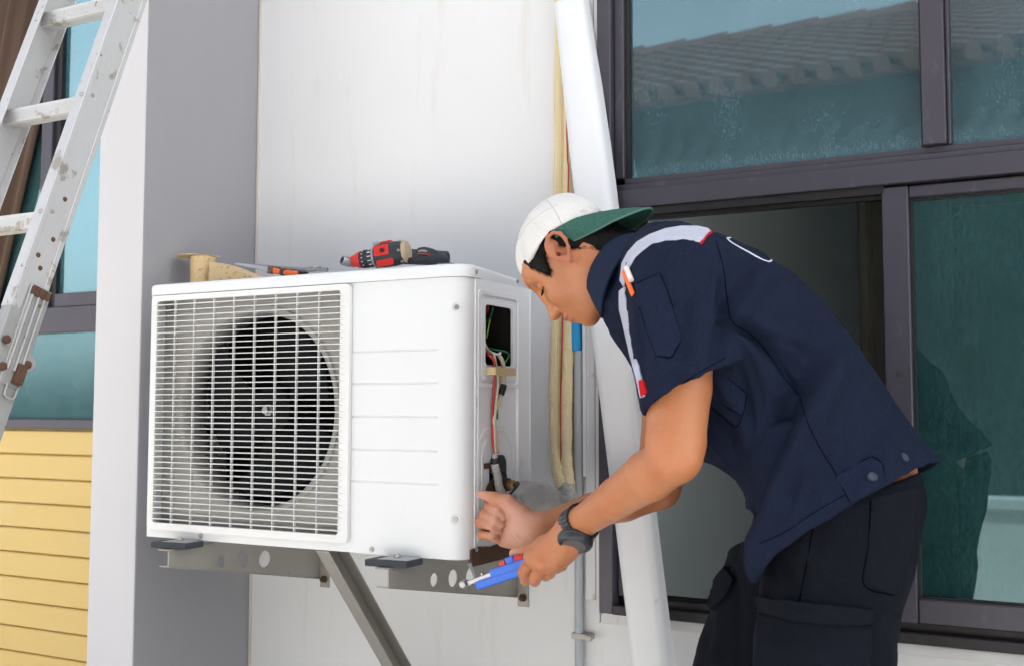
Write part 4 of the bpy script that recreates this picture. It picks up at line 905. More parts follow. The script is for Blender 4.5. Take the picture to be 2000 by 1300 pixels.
# ---- head frame
hy, hp_ = R(12), R(56)
Hh = np.array([-math.cos(hy), -math.sin(hy), 0.0]); Zu = np.array([0, 0, 1.0])
Hf = math.cos(hp_)*Hh-math.sin(hp_)*Zu; Hu = math.sin(hp_)*Hh+math.cos(hp_)*Zu; Hs = np.cross(Hu, Hf)   # Hs points to the man's left
if Hs[1] > 0: Hs = -Hs
H0 = at(1107, 511, YC)
def HP(f, s_, u): return H0+Hf*f+Hs*s_+Hu*u
HM = [Hf, Hs, Hu]
def Mrot(deg_fu=0, deg_fs=0):      # local axes rotated in the f-u plane then the f-s plane
    a, b = R(deg_fu), R(deg_fs); f = Hf*math.cos(a)+Hu*math.sin(a); u = -Hf*math.sin(a)+Hu*math.cos(a)
    f2 = f*math.cos(b)+Hs*math.sin(b); s2_ = -f*math.sin(b)+Hs*math.cos(b); return [f2, s2_, u]

# ---- arm joints (near = left arm, far = right arm)
SN, EN, WN = at(1335, 600, -.60), at(1318, 893, -.665), at(1126, 1026, -.515)
SFa, EFa, WFa = at(1330, 640, -.22), at(1285, 955, -.235), at(1046, 1032, -.385)

# ---- body: head, neck, torso core, both arms and hands in one mesh
parts_v, parts_q, parts_a = [], [], []
def finish(Fd, it=1, post=None):
    v, q = Fd.mesh(); v = relax(v, q, it)
    at_ = {'palm': np.zeros(len(v)), 'lip': np.zeros(len(v)), 'blush': np.zeros(len(v)), 'nail': np.zeros(len(v))}
    if post: post(v, q, at_)
    b = sum(len(p) for p in parts_v); parts_v.append(v); parts_q.append(q+b); parts_a.append(at_)
# head
Fh = Field(H0-.19, H0+.19, .0022)
Fh.ell(HP(-.014, 0, .012), HM, (.086, .072, .082), 0)
Fh.ell(HP(.020, 0, .018), HM, (.050, .063, .060), .02)
Fh.ell(HP(.030, 0, -.035), HM, (.048, .056, .060), .02)
for s_ in (-1, 1):
    Fh.ell(HP(.040, s_*.034, -.030), HM, (.030, .022, .028), .015)        # cheekbone
    Fh.cap(HP(-.010, s_*.056, -.045), HP(.040, s_*.028, -.088), .016, .014, .03)   # jaw line
    Fh.cap(HP(.062, s_*.012, .033), HP(.052, s_*.040, .030), .008, .009, .018)   # brow
Fh.ell(HP(.060, 0, -.090), HM, (.017, .020, .016), .018)                       # chin
Fh.ell(HP(.060, 0, -.062), HM, (.019, .028, .022), .018)                       # mouth mound
Fh.cap(HP(.066, 0, .018), HP(.086, 0, -.030), .0065, .0085, .012)              # nose bridge
Fh.ell(HP(.089, 0, -.034), HM, (.0125, .0120, .0100), .008)
for s_ in (-1, 1): Fh.ell(HP(.077, s_*.0135, -.037), HM, (.011, .0070, .0080), .005)
for s_ in (-1, 1): Fh.ell(HP(.078, s_*.0075, -.0455), HM, (.006, .0035, .0045), .003, 'sub')
Fh.ell(HP(.0815, 0, -.0565), Mrot(-15), (.0080, .021, .0056), .005)            # upper lip
Fh.ell(HP(.0785, 0, -.0685), Mrot(15), (.0080, .019, .0058), .005)             # lower lip
Fh.cap(HP(.089, -.018, -.0625), HP(.089, .018, -.0625), .0022, .0022, .004, 'sub')
for s_ in (-1, 1):
    Fh.ell(HP(.070, s_*.033, .004), HM, (.014, .017, .010), .014, 'sub')       # eye socket
    Fh.ell(HP(.052, s_*.032, .004), HM, (.0135, .0145, .0125), .004)           # lidded eyeball
    Fh.cap(HP(.0655, s_*.022, -.001), HP(.058, s_*.043, -.001), .0012, .0012, .0015, 'sub')
# neck, running back and up into the collar
NB = at(1262, 560, YC)
Fh.cap(HP(-.045, 0, -.035), HP(-.045, 0, -.035)+(NB-HP(-.045, 0, -.035))*1.1, .056, .060, .035)
# ear (near and far)
for s_ in (-1, 1):
    EB = HP(-.006, s_*.072, .002)
    eu = Hu*math.cos(R(12))-Hf*math.sin(R(12)); ef = Hf*math.cos(R(12))+Hu*math.sin(R(12)); eo = Hs*s_
    eo2 = eo*.86-ef*.5; eo2 /= np.linalg.norm(eo2)
    def EP(f, u, o): return EB+ef*f+eu*u+eo2*o
    Fh.ell(EP(-.006, .003, .003), [ef*.94+eo*-.3, eu, eo2], (.0165, .0265, .006), .006)
    Fh.chain([EP(.010, .012, .004), EP(.008, .022, .009), EP(-.001, .029, .012), EP(-.012, .027, .014), EP(-.019, .017, .015), EP(-.0195, .004, .014), EP(-.014, -.010, .012), EP(-.006, -.020, .010)], [.0028, .0030, .0032, .0034, .0034, .0032, .0030, .0036], .004)
    Fh.ell(EP(-.002, -.024, .008), [ef, eu, eo2], (.0060, .0085, .0045), .005)
    Fh.ell(EP(-.003, -.002, .011), [ef, eu, eo2], (.0085, .0115, .0065), .004, 'sub')
    Fh.ell(EP(-.008, .016, .014), [ef, eu, eo2], (.0070, .0075, .0045), .004, 'sub')
    Fh.ell(EP(.003, -.006, .004), [ef, eu, eo2], (.0035, .0050, .010), .003, 'sub')
    Fh.ell(EP(.0085, -.004, .006), [ef, eu, eo2], (.0030, .0045, .0030), .003)
def post_head(v, q, A):
    d = v-H0; f, s_, u = d@Hf, d@Hs, d@Hu
    for (cf, cu, rf, ru) in ((.080, -.0565, .010, .0055), (.077, -.0680, .010, .0055)):
        m_ = np.exp(-(((u-cu)/ru)**2+((s_)/.021)**4)) * (f > .066); A['lip'] = np.maximum(A['lip'], m_)
    A['blush'] = np.exp(-((f-.035)/.03)**2-((u+.03)/.025)**2)*.35
    ear = (np.abs(s_) > .074)*(np.abs(u) < .04)*(np.abs(f) < .04); A['blush'] = np.maximum(A['blush'], ear*.7)
finish(Fh, 1, post_head)
head_v, head_q = parts_v[-1], parts_q[-1]

# arms
def arm_field(S_, E__, W__, sgn, lo, hi, h=.003):
    Fa = Field(lo, hi, h)
    Fa.chain([S_, S_+(E__-S_)*.55, E__+(S_-E__)*.08], [.050, .0475, .0425], .006)
    Fa.cap(E__, E__+(S_-E__)*.09, .038, .0425, .008)
    ee = (W__-E__); fo = ee/np.linalg.norm(ee)
    Fa.chain([E__+fo*.0, E__+fo*.07, E__+ee*.55, W__], [.0362, .0380, .0312, .0248], .006)
    Fa.cap(E__-fo*.014+np.array([.004, 0, -.004]), E__-fo*.008, .024, .026, .012)
    return Fa
bb_lo = np.minimum(np.minimum(SN, EN), WN)-.10; bb_hi = np.maximum(np.maximum(SN, EN), WN)+.10
HN = WN+np.array([-.13, .0, -.12])
bb_lo = np.minimum(bb_lo, HN-.02)
Fn = arm_field(SN, EN, WN, 1, bb_lo, bb_hi, .0026)
# near (left) hand: back of the hand towards us, fingers wrapped round the tool
def np_(px, py, y): return at(px, py, y)
WNc = WN
mcpN = [np_(1040, 1088, -.530), np_(1062, 1100, -.535), np_(1083, 1100, -.525), np_(1101, 1088, -.508)]
wrN = [np_(1108, 1032, -.515), np_(1120, 1040, -.52), np_(1130, 1048, -.515), np_(1138, 1052, -.505)]
for i in range(4): Fn.cap(wrN[i], mcpN[i], .0175 if i < 3 else .016, .0135 if i < 3 else .0125, .016)
Fn.cap((np.array(wrN[0])+wrN[1])/2, (np.array(mcpN[0])+mcpN[1])/2, .0185, .014, .014)
Fn.cap(WN, wrN[1], .026, .021, .02)
pipN = [np_(1023, 1116, -.512), np_(1046, 1127, -.520), np_(1073, 1118, -.512), np_(1097, 1104, -.498)]
dipN = [np_(1026, 1132, -.484), np_(1044, 1134, -.490), np_(1066, 1124, -.486), np_(1088, 1110, -.478)]
tipN = [np_(1040, 1118, -.470), np_(1052, 1118, -.470), np_(1068, 1108, -.470), np_(1084, 1098, -.468)]
for i in range(4):
    r0 = [.0108, .0108, .0102, .0092][i]
    Fn.chain([mcpN[i], pipN[i], dipN[i], tipN[i]], [r0+.0012, r0, r0-.0012, r0-.0024], .0015)
    Fn.ell(mcpN[i]+np.array([0, -.004, .001]), np.eye(3), (.0115, .0115, .0115), .010)
for i in range(4):      # tendons on the back of the hand, and the folds over the knuckles
    tc_ = CAM-mcpN[i]; tc_ /= np.linalg.norm(tc_)
    Fn.cap(np.array(wrN[i])*.35+mcpN[i]*.65+tc_*.0125, mcpN[i]+tc_*.0085, .0026, .0040, .007)
    for t_ in (.46, .56): 
        c_ = mcpN[i]*(1-t_)+pipN[i]*t_; pd_ = np.cross(pipN[i]-mcpN[i], tc_); pd_ /= np.linalg.norm(pd_)
    c_ = pipN[i]; tc2 = CAM-c_; tc2 /= np.linalg.norm(tc2); pd_ = np.cross(dipN[i]-mcpN[i], tc2); pd_ /= np.linalg.norm(pd_)
    for o_2 in (-.0022, .0022): Fn.cap(c_+tc2*.0108+np.array([0, 0, o_2])-pd_*.005, c_+tc2*.0108+np.array([0, 0, o_2])+pd_*.005, .0008, .0008, .0016, 'sub')
for a_, b_, r_ in (((1190, 985), (1150, 1012), .0030), ((1235, 948), (1190, 985), .0028), ((1215, 985), (1165, 1020), .0024)):
    p1_, p2_ = at(*a_, -.56), at(*b_, -.54); Fn.cap(p1_, p2_, r_, r_, .008) if False else None
# thumb on top of the tool
Fn.chain([np_(1098, 1045, -.500), np_(1062, 1062, -.488), np_(1032, 1078, -.482), np_(1004, 1080, -.486)], [.016, .0140, .0105, .0088], .010)
def post_near(v, q, A):
    tp = np_(1004, 1080, -.486); A['palm'] = np.exp(-(np.linalg.norm(v-tp, axis=1)/.014)**2)
    A['nail'] = np.zeros(len(v)); 
    for p in mcpN+pipN: A['blush'] = np.maximum(A['blush'], .55*np.exp(-(np.linalg.norm(v-p, axis=1)/.015)**2))
finish(Fn, 1, post_near)
# far (right) arm and hand: palm to us, curled fingers, thumb pointing along the hex key
lo = np.minimum(np.minimum(SFa, EFa), WFa)-.09; hi = np.maximum(np.maximum(SFa, EFa), WFa)+.09; lo = np.minimum(lo, at(920, 1080, -.42)-.03)
Ff = arm_field(SFa, EFa, WFa, -1, lo, hi, .0025)
def fp(px, py, y): return at(px, py, y)
# palm
Ff.cap(WFa, fp(1020, 1030, -.388), .026, .022, .02)
Ff.cap(fp(1024, 1010, -.392), fp(992, 990, -.398), .0175, .0155, .014)      # thenar towards the thumb
Ff.cap(fp(1024, 1036, -.390), fp(985, 1018, -.385), .019, .015, .014)
Ff.cap(fp(1028, 1056, -.388), fp(985, 1052, -.385), .0185, .0150, .014)      # hypothenar
Ff.cap(fp(1000, 1046, -.386), fp(978, 1040, -.380), .016, .013, .012)
# thumb
Ff.chain([fp(1016, 1000, -.396), fp(992, 979, -.404), fp(965, 972, -.412), fp(939, 964, -.416)], [.0165, .0128, .0108, .0078], .007)
# fingers: knuckle behind, middle joint to the left, tip folded back onto the palm
mF = [fp(984, 1004, -.372), fp(980, 1018, -.368), fp(978, 1034, -.366), fp(980, 1050, -.366)]
pF = [fp(955, 987, -.398), fp(945, 1003, -.400), fp(937, 1019, -.402), fp(941, 1043, -.402)]
dF = [fp(972, 996, -.416), fp(967, 1013, -.418), fp(961, 1027, -.418), fp(962, 1046, -.414)]
tF = [fp(983, 1008, -.408), fp(979, 1024, -.408), fp(973, 1036, -.406), fp(972, 1054, -.402)]
for i in range(4):
    r0 = [.0094, .0092, .0090, .0082][i]
    Ff.chain([mF[i], pF[i], dF[i], tF[i]], [r0+.0010, r0+.0006, r0-.0004, r0-.0014], .0012)
# palm creases
Ff.chain
for c_ in ([fp(984, 1000, -.4095), fp(990, 1020, -.4115), fp(1003, 1036, -.412), fp(1020, 1052, -.409)], [fp(979, 1022, -.408), fp(988, 1040, -.4075), fp(1004, 1054, -.408)]):
    for i in range(len(c_)-1): Ff.cap(c_[i], c_[i+1], .0012, .0012, .003, 'sub')
def post_far(v, q, A):
    nn = vnormals(v, q-(q.min())); c = fp(1000, 1025, -.40); d = np.linalg.norm(v-c, axis=1)
    A['palm'] = np.clip(1.25-d/.062, 0, 1)*np.clip(-nn[:, 1]*1.4+.15, 0, 1)
    tp = fp(945, 966, -.416); A['palm'] = np.maximum(A['palm'], .7*np.exp(-(np.linalg.norm(v-tp, axis=1)/.018)**2))
    fing = np.exp(-(np.min([np.linalg.norm(v-p, axis=1) for p in pF], axis=0)/.016)**2); A['palm'] *= (1-.75*fing)
finish(Ff, 1, post_far)
# torso core and waist (mostly under the clothes; a strip of skin shows above the belt at the back)
Ft = Field((-1.0, -.75, .80), (-.05, -.08, 1.50), .008)
Ft.cap(NB, at(1310, 600, YC), .065, .09, .03)
for y0 in (-.475, -.36):
    Ft.chain([at(1345, 600, y0), at(1450, 680, y0), at(1590, 820, y0), at(1672, 925, y0), at(1660, 1010, y0)], [.06, .075, .07, .080, .07], .03)
Ft.cap(at(1340, 600, -.36), SFa, .05, .045, .01).cap(at(1340, 600, -.48), SN, .05, .045, .01)
finish(Ft, 2)
BV, BQ = np.concatenate(parts_v), np.concatenate(parts_q)
BA = {k_: np.concatenate([a[k_] for a in parts_a]) for k_ in parts_a[0]}
body = qobj('body', BV, BQ, M_skin, person, BA)
# eye, brow, lashes, nails
for s_ in (1,):
    obj('eye', MB().lathe(HP(.0600, s_*.033, .0035), Hf*.9+Hs*.42, [(-.003, .0001), (-.002, .0055), (.001, .0048), (.0022, .003), (.0026, .0001)], 14), M_black, person, smooth=True)
def hairs(name, pts, n, r, m_, parent):
    mb = MB()
    for a_, b_ in pts:
        mid = (np.array(a_)+b_)/2
        mb.tube([a_, mid, b_], [r, r*.8, r*.1], 3)
    return obj(name, mb, m_, parent, recalc=False)
rn = random.Random(5); L = []
for i in range(26):
    t = i/25; s_ = .020+.026*t; a_ = HP(.0665-.011*t*t, s_, -.0005-.002*t); L.append((a_, a_+Hf*.009+Hs*(.001+.003*t)-Hu*(.0015)))
hairs('eyelashes', L, 0, .0004, M_hair, person)
L = []
for i in range(320):
    t = rn.random(); s_ = .012+.036*t; base = HP(.0725-.020*t**2.0, s_, .022+.006*math.sin(t*2.6)+rn.uniform(-.0026, .0026)); L.append((base, base+Hs*.007-Hf*.002*t+Hu*rn.uniform(-.0005, .002)+Hf*.0016))
hairs('eyebrow', L, 0, .0005, M_hair, person)
bvh_body = BVHTree.FromPolygons([tuple(p) for p in BV.tolist()], BQ.tolist())

# ---- hair: a close-cropped cap of hair with loose strands along its edge
Fq = Field(H0-.17, H0+.17, .0026)
Fq.ell(HP(-.016, 0, .010), HM, (.0900, .0778, .0840), 0)
Fq.ell(HP(.014, 0, .014), HM, (.058, .0705, .060), .016)
Fq.ell(HP(-.058, 0, -.030), HM, (.046, .062, .048), .02)
gx = gz = None
def hairline(X, Y, Z):
    f = (X-H0[0])*Hf[0]+(Y-H0[1])*Hf[1]+(Z-H0[2])*Hf[2]; u = (X-H0[0])*Hu[0]+(Y-H0[1])*Hu[1]+(Z-H0[2])*Hu[2]
    # lower edge of the hair as a height over f: forehead, temple, sideburn in front of the ear, behind the ear, nape
    xs = [-.14, -.080, -.053, -.031, -.023, -.016, .008, .016, .028, .035, .040, .048, .060, .10]; us = [-.095, -.076, -.066, -.029, -.015, .012, .020, .010, -.006, -.008, .016, .075, .09, .10]
    return (np.interp(f, xs, us)-u)*.8
Fq.cap(HP(-.043, 0, -.035), HP(-.045, 0, -.035)+(at(1262, 560, YC)-HP(-.045, 0, -.035))*.45, .0605, .0640, .01)
Fq.apply(hairline, H0-.17, H0+.17, .004, 'and')
hv, hq = Fq.mesh(); hv = relax(hv, hq, 2); hn = vnormals(hv, hq)
nz = np.array([mnoise.noise(Vector(p*90)) for p in hv]); hv = hv+hn*(nz*.0016)[:, None]
hair = qobj('hair', hv, hq, M_hair, person)
rn = random.Random(11); mb = MB(); hd = hv-H0; hf_, hu_, hs_ = hd@Hf, hd@Hu, hd@Hs
hl_ = np.interp(hf_, [-.14, -.080, -.053, -.031, -.023, -.016, .008, .016, .028, .035, .040, .048, .060, .10], [-.095, -.076, -.066, -.029, -.015, .012, .020, .010, -.006, -.008, .016, .075, .09, .10])
cand = np.where((hu_ < .036) & (hs_ > .012) & (hu_-hl_ < .010) & (hu_-hl_ > -.003))[0]
for i in [rn.choice(cand) for _ in range(7000)]:
    p, n_ = hv[i], hn[i]
    if n_@Hs < -.2: continue
    f, u = hf_[i], hu_[i]
    dwn = (-Hu*.9-Hf*.5) if f < -.02 else (-Hu*.9+Hf*.25)
    d = dwn*.9+n_*.35+np.array([rn.uniform(-.3, .3) for _ in range(3)]); d /= np.linalg.norm(d)
    ln = rn.uniform(.006, .013) if f < -.02 else rn.uniform(.004, .009)
    w_ = np.cross(d, n_); w_ /= np.linalg.norm(w_)+1e-9; w_ *= .00024
    m1 = p+d*ln*.5+n_*.0006; e = p+d*ln-n_*.0015
    mb.add([p-w_, p+w_, m1-w_*.8, m1+w_*.8, e], [(0, 1, 3, 2), (2, 3, 4)])
obj('hair_strands', mb, M_hair, hair, recalc=False)

# ---- cap (worn backwards): crown, brim, button, sweatband seam
Fc = Field(H0-.19, H0+.19, .0028)
Fc.ell(HP(-.018, 0, .014), HM, (.0925, .0840, .0885), 0)
Fc.ell(HP(.006, 0, .012), HM, (.0640, .0765, .068), .01)
Fc.ell(HP(-.044, 0, .034), HM, (.064, .066, .062), .015)
def capline(X, Y, Z):
    f = (X-H0[0])*Hf[0]+(Y-H0[1])*Hf[1]+(Z-H0[2])*Hf[2]; u = (X-H0[0])*Hu[0]+(Y-H0[1])*Hu[1]+(Z-H0[2])*Hu[2]
    xs = [-.14, -.11, -.07, -.028, .03, .060, .10]; us = [-.030, -.018, .010, .031, .038, .034, .032]
    return (np.interp(f, xs, us)-u)*.9
Fc.apply(capline, H0-.19, H0+.19, .003, 'and')
Fc.ell(HP(-.018, 0, .011), HM, (.0890, .0805, .0845), .002, 'sub')
cv, cq = Fc.mesh(); cv = relax(cv, cq, 1); cn = vnormals(cv, cq); d = cv-H0; f, s_, u = d@Hf, d@Hs, d@Hu
amp = .0016*np.sin(f*70+np.sin(s_*50)*1.2+u*30)*np.exp(-((u-.045)/.035)**2)+.0022*np.sin((f+u*.6)*160)*np.exp(-((f-.045)/.03)**2)*np.exp(-((u-.055)/.03)**2)
amp += np.array([mnoise.noise(Vector(p*28)) for p in cv])*.0022
# panel seams
ph = np.arctan2(s_, f+.022)
for a0 in (-R(90)+R(5), R(95), R(150), R(35), R(-35), R(-150)):
    amp -= .0012*np.exp(-((np.angle(np.exp(1j*(ph-a0)))*np.hypot(s_, f+.022))/.0016)**2)
cv = cv+cn*amp[:, None]
capo = qobj('cap', cv, cq, M_cap, person)
def brim_pt(t, r):       # t -1..1 across, r 0..1 outwards
    a = t*R(82)
    b = np.array([-.018-.0925*math.cos(a), .0835*math.sin(a), 0.0]); b[2] = np.interp(b[0], [-.125, -.11, -.07, -.028, .03], [-.022, -.014, .012, .032, .040])-.001
    ext = .074*(max(0, 1-abs(t)**2.6))**.6*r
    drop = .034*t*t*r+.017*r*r*(1-abs(t)**3)
    o = b+np.array([-.73*ext+.35*drop, math.sin(a)*.0*ext, -.66*ext-.78*drop])
    o[1] *= 1-.12*r*abs(t)
    return HP(*o)
N1, N2 = 36, 10; top_, bot_ = [], []
for i in range(N1+1):
    for j in range(N2+1):
        p = brim_pt(-1+2*i/N1, j/N2); top_.append(p)
gridn = np.array(top_).reshape(N1+1, N2+1, 3); du = np.gradient(gridn, axis=0); dv_ = np.gradient(gridn, axis=1); nn = np.cross(du, dv_); nn /= np.linalg.norm(nn, axis=2)[:, :, None]+1e-9
if (nn[N1//2, N2//2]@Hf) > 0: nn = -nn
nn[0] = nn[1]; nn[-1] = nn[-2]
lowr = gridn-nn*.0030; V = list(gridn.reshape(-1, 3))+list(lowr.reshape(-1, 3)); M_ = (N1+1)*(N2+1); Fb = []
for i in range(N1):
    for j in range(N2):
        a = i*(N2+1)+j; Fb += [(a, a+N2+1, a+N2+2, a+1), (M_+a, M_+a+1, M_+a+N2+2, M_+a+N2+1)]
    a = i*(N2+1); Fb += [(a, M_+a, M_+a+N2+1, a+N2+1)]; a += N2; Fb += [(a, a+N2+1, M_+a+N2+1, M_+a)]
for j in range(N2): Fb += [(j, j+1, M_+j+1, M_+j), (N1*(N2+1)+j, M_+N1*(N2+1)+j, M_+N1*(N2+1)+j+1, N1*(N2+1)+j+1)]
brim = obj('brim', MB().add(V, Fb), M_brim, capo, smooth='auto')
brim['label'] = 'green brim at the back of the cap'
for r_ in (.35, .48, .61, .74, .87):
    obj('brim_stitching', MB().tube([brim_pt(-.93+1.86*i/30, r_)-np.array(nn[int(round((N1)*(.035+.93*i/30))), int(r_*N2)])*.0031 for i in range(31)], .0005, 4), mat('brim_thread', (.045, .13, .105), .8), brim)
obj('brim_edge', MB().tube([brim_pt(-.985+1.97*i/40, 1)-np.array(nn[min(N1, int(round(N1*i/40))), N2])*.0015 for i in range(41)], .0021, 6), mat('brim_edge_cloth', (.085, .19, .155), .85), brim, smooth=True)
obj('cap_button', MB().lathe(HP(-.030, 0, .1035), Hu, [(-.003, .0001), (-.003, .006), (0, .006), (.002, .004), (.003, .0001)], 14), M_cap, capo, smooth='auto')

bvh_cap = BVHTree.FromPolygons([tuple(p) for p in cv.tolist()], cq.tolist())
def _surf(bvh, px, py, off):
    d = _ray(px, py); d = d/np.linalg.norm(d); h = bvh.ray_cast(Vector(CAM), Vector(d), 10)
    return None if h[0] is None else np.array(h[0])-d*off
for pts_, r_2 in (([(1058, 383), (1074, 398), (1087, 418), (1098, 440)], .0006), ([(1030, 545), (1052, 508), (1078, 474), (1092, 458), (1125, 438), (1160, 420)], .0005), ([(1034, 548), (1056, 512), (1080, 479)], .0004), ([(1012, 470), (1030, 440), (1060, 415), (1090, 400)], .0004)):
    W_ = [q for q in (_surf(bvh_cap, p[0], p[1], .0002) for p in smoothpath([np.array([*p, 0.]) for p in pts_], 6)) if q is not None]
    if len(W_) > 2: obj('cap_seam', MB().tube(W_, r_2, 5), mat('cap_thread', (.42, .41, .40), .9), capo)
# ---- shirt
def PX(pts, y=YC): return [(at(px, py, y)[0], at(px, py, y)[2]) for px, py in pts]
back_front = [(1235, 486), (1290, 458), (1345, 450), (1400, 458), (1450, 474), (1505, 505), (1558, 545), (1612, 600), (1665, 670), (1716, 745), (1765, 820), (1828, 893), (1868, 960), (1885, 1060),
              (1700, 1190), (1560, 1260), (1480, 1260), (1486, 1130), (1488, 1020), (1476, 950), (1430, 915), (1370, 890), (1320, 860), (1290, 815), (1274, 765), (1242, 712), (1208, 664), (1178, 644), (1172, 610), (1196, 545)]
TP = smooth2(PX(back_front), 4)
Fs = Field((-.86, -.80, .84), (-.06, -.06, 1.50), .0042)
sdg = sd2([tuple(p) for p in TP], Fs.ax[0], Fs.ax[2])
ctrl = [((1240, 540), .098), ((1290, 520), .140), ((1350, 560), .185), ((1420, 600), .195), ((1500, 690), .190), ((1600, 780), .180), ((1700, 870), .185), ((1560, 900), .200), ((1500, 1050), .222), ((1640, 1010), .222), ((1740, 950), .205), ((1330, 760), .17), ((1400, 850), .175), ((1260, 680), .11), ((1830, 950), .18)]
Xg, Zg = np.meshgrid(Fs.ax[0], Fs.ax[2], indexing='ij'); hw_ = np.zeros_like(Xg); ws = np.zeros_like(Xg)
for (px, py), hv_ in ctrl:
    q = at(px, py, YC); w_ = 1/(((Xg-q[0])**2+(Zg-q[2])**2)+.0012)**1.5; hw_ += w_*hv_; ws += w_
hw_ /= ws
RR = .095
def torso(X, Y, Z):
    a = np.clip(1+sdg/RR, 0, 3)[:, None, :]; b = np.abs(Y-YC)/hw_[:, None, :]
    return ((a**2.3+b**2.3)**(1/2.3)-1)*RR*.9
Fs.V = np.broadcast_to(torso(*(Fs.ax[i].reshape([-1 if j == i else 1 for j in range(3)]) for i in range(3))), Fs.V.shape).astype(np.float32).copy()
# hem cut, read off the near side
hemP = PX([(1180, 1010), (1380, 985), (1440, 1000), (1470, 1002), (1478, 1136), (1500, 1110), (1545, 1068), (1600, 1026), (1650, 993), (1700, 965), (1750, 939), (1800, 911), (1850, 880), (1960, 800), (1960, 200), (1100, 200)], -.585)
hemd = sd2(hemP, Fs.ax[0], Fs.ax[2])
lo_, hi_ = Fs.lo, Fs.lo+Fs.h*Fs.n
# hollow the lower part so the hem has thickness
hol_lim = sd2(PX([(1300, 930), (1420, 880), (1560, 830), (1760, 790), (1960, 1000), (1700, 1400), (1300, 1300)], YC), Fs.ax[0], Fs.ax[2])
full = Fs.V.copy(); innerv = full+.006
Fs.V = np.maximum(Fs.V, -np.maximum(innerv, hol_lim[:, None, :].astype(np.float32)))
Fs.V = np.maximum(Fs.V, hemd[:, None, :].astype(np.float32))
# near sleeve
S0, S1 = at(1322, 545, -.565), at(1352, 768, -.635)
sl_ax = (S1-S0); sl_len = np.linalg.norm(sl_ax); sl_ax /= sl_len
Fl = Field((-.86, -.80, 1.02), (-.40, -.38, 1.50), Fs.h)
Fl.lo = Fs.lo+np.round((Fl.lo-Fs.lo)/Fs.h)*Fs.h; Fl.ax = [Fl.lo[i]+Fl.h*np.arange(Fl.n[i]) for i in range(3)]
Fl.cap(S0, S1+sl_ax*.08, .084, .0735, .02)
Fl.cap(at(1300, 500, -.50), S0, .055, .07, .03)
ha, hb = at(1283, 801, -.64), at(1425, 713, -.64)
hd_ = hb-ha; hd_ /= np.linalg.norm(hd_); cn_ = np.cross(hd_, np.array([0, 1.0, 0])); cn_ = cn_ if cn_[2] < 0 else -cn_   # pointing down the arm
def slcut(X, Y, Z):
    d = (X-ha[0])*cn_[0]+(Z-ha[2])*cn_[2]
    rad = np.sqrt(sum((((X, Y, Z)[i]-S1[i])-(((X-S1[0])*sl_ax[0]+(Y-S1[1])*sl_ax[1]+(Z-S1[2])*sl_ax[2])*sl_ax[i]))**2 for i in range(3)))
    wid = .098
    return np.maximum(-d-.0, rad-wid)   # region below the sleeve hem, round the arm
Fl.apply(lambda X, Y, Z: (X-ha[0])*cn_[0]+(Z-ha[2])*cn_[2]+0*Y, Fl.lo-1, Fl.lo+2, .002, 'and')
Fl.cap(S1-sl_ax*.10, S1+sl_ax*.1, .060, .0685, .003, 'sub')
o_ = np.round((Fl.lo-Fs.lo)/Fs.h).astype(int); a0_ = np.maximum(o_, 0); a1_ = np.minimum(o_+Fl.n, Fs.n)
s1_ = tuple(slice(a0_[i], a1_[i]) for i in range(3)); s2_s = tuple(slice(a0_[i]-o_[i], a1_[i]-o_[i]) for i in range(3))
A1, B1 = Fs.V[s1_], Fl.V[s2_s]; kk_ = .030; hh_ = np.maximum(kk_-np.abs(A1-B1), 0)/kk_
Zf = ((Fs.ax[2][s1_[2]]-1.20)/.06)[None, None, :].clip(0.15, 1)   # soft blend at the shoulder, a tight fold at the armpit
Fs.V[s1_] = np.minimum(A1, B1)-hh_*hh_*kk_*.25*Zf
# far sleeve
Fs.cap(at(1310, 545, -.27), at(1320, 700, -.22), .085, .075, .03)
Fs.cap(at(1316, 640, -.24), at(1322, 760, -.215), .058, .07, .003, 'sub')
# neck hole
Fs.cap(NB, NB+(HP(-.045, 0, -.035)-NB)*.50, .074, .0655, .015)
Fs.cap(NB+(HP(-.045, 0, -.035)-NB)*.35, HP(-.045, 0, -.035)+(HP(-.045, 0, -.035)-NB)*.3, .0605, .062, .004, 'sub')
sv, sq = Fs.mesh(); sv = relax(sv, sq, 1)
sn = vnormals(sv, sq)
SPX = np.array([proj(p) for p in sv])
def crease(v, n, px, pts, amp, wid, y, nearonly=True, y0=-.42):
    """raise (amp>0) or sink cloth along a line read at the near side"""
    P = np.array(PX(pts, y)); P = np.array(smooth2(P, 6)[:-6]) if len(P) > 2 else P; d2 = np.full(len(v), 9.0); tt_ = np.zeros(len(v)); L = len(P)-1
    for i in range(L):
        e = P[i+1]-P[i]; w_ = v[:, [0, 2]]-P[i]; t = np.clip((w_@e)/(e@e+1e-12), 0, 1); dd = ((w_-t[:, None]*e)**2).sum(1); m = dd < d2; d2[m] = dd[m]; tt_[m] = (i+t[m])/L
    k = np.exp(-d2/wid**2)*np.sin(np.clip(tt_*.9+.05, 0, 1)*math.pi)**.6
    if nearonly: k *= (v[:, 1] < y0)*np.clip(-n[:, 1]*1.6+.1, 0, 1)
    return k*amp
A_ = np.zeros(len(sv))
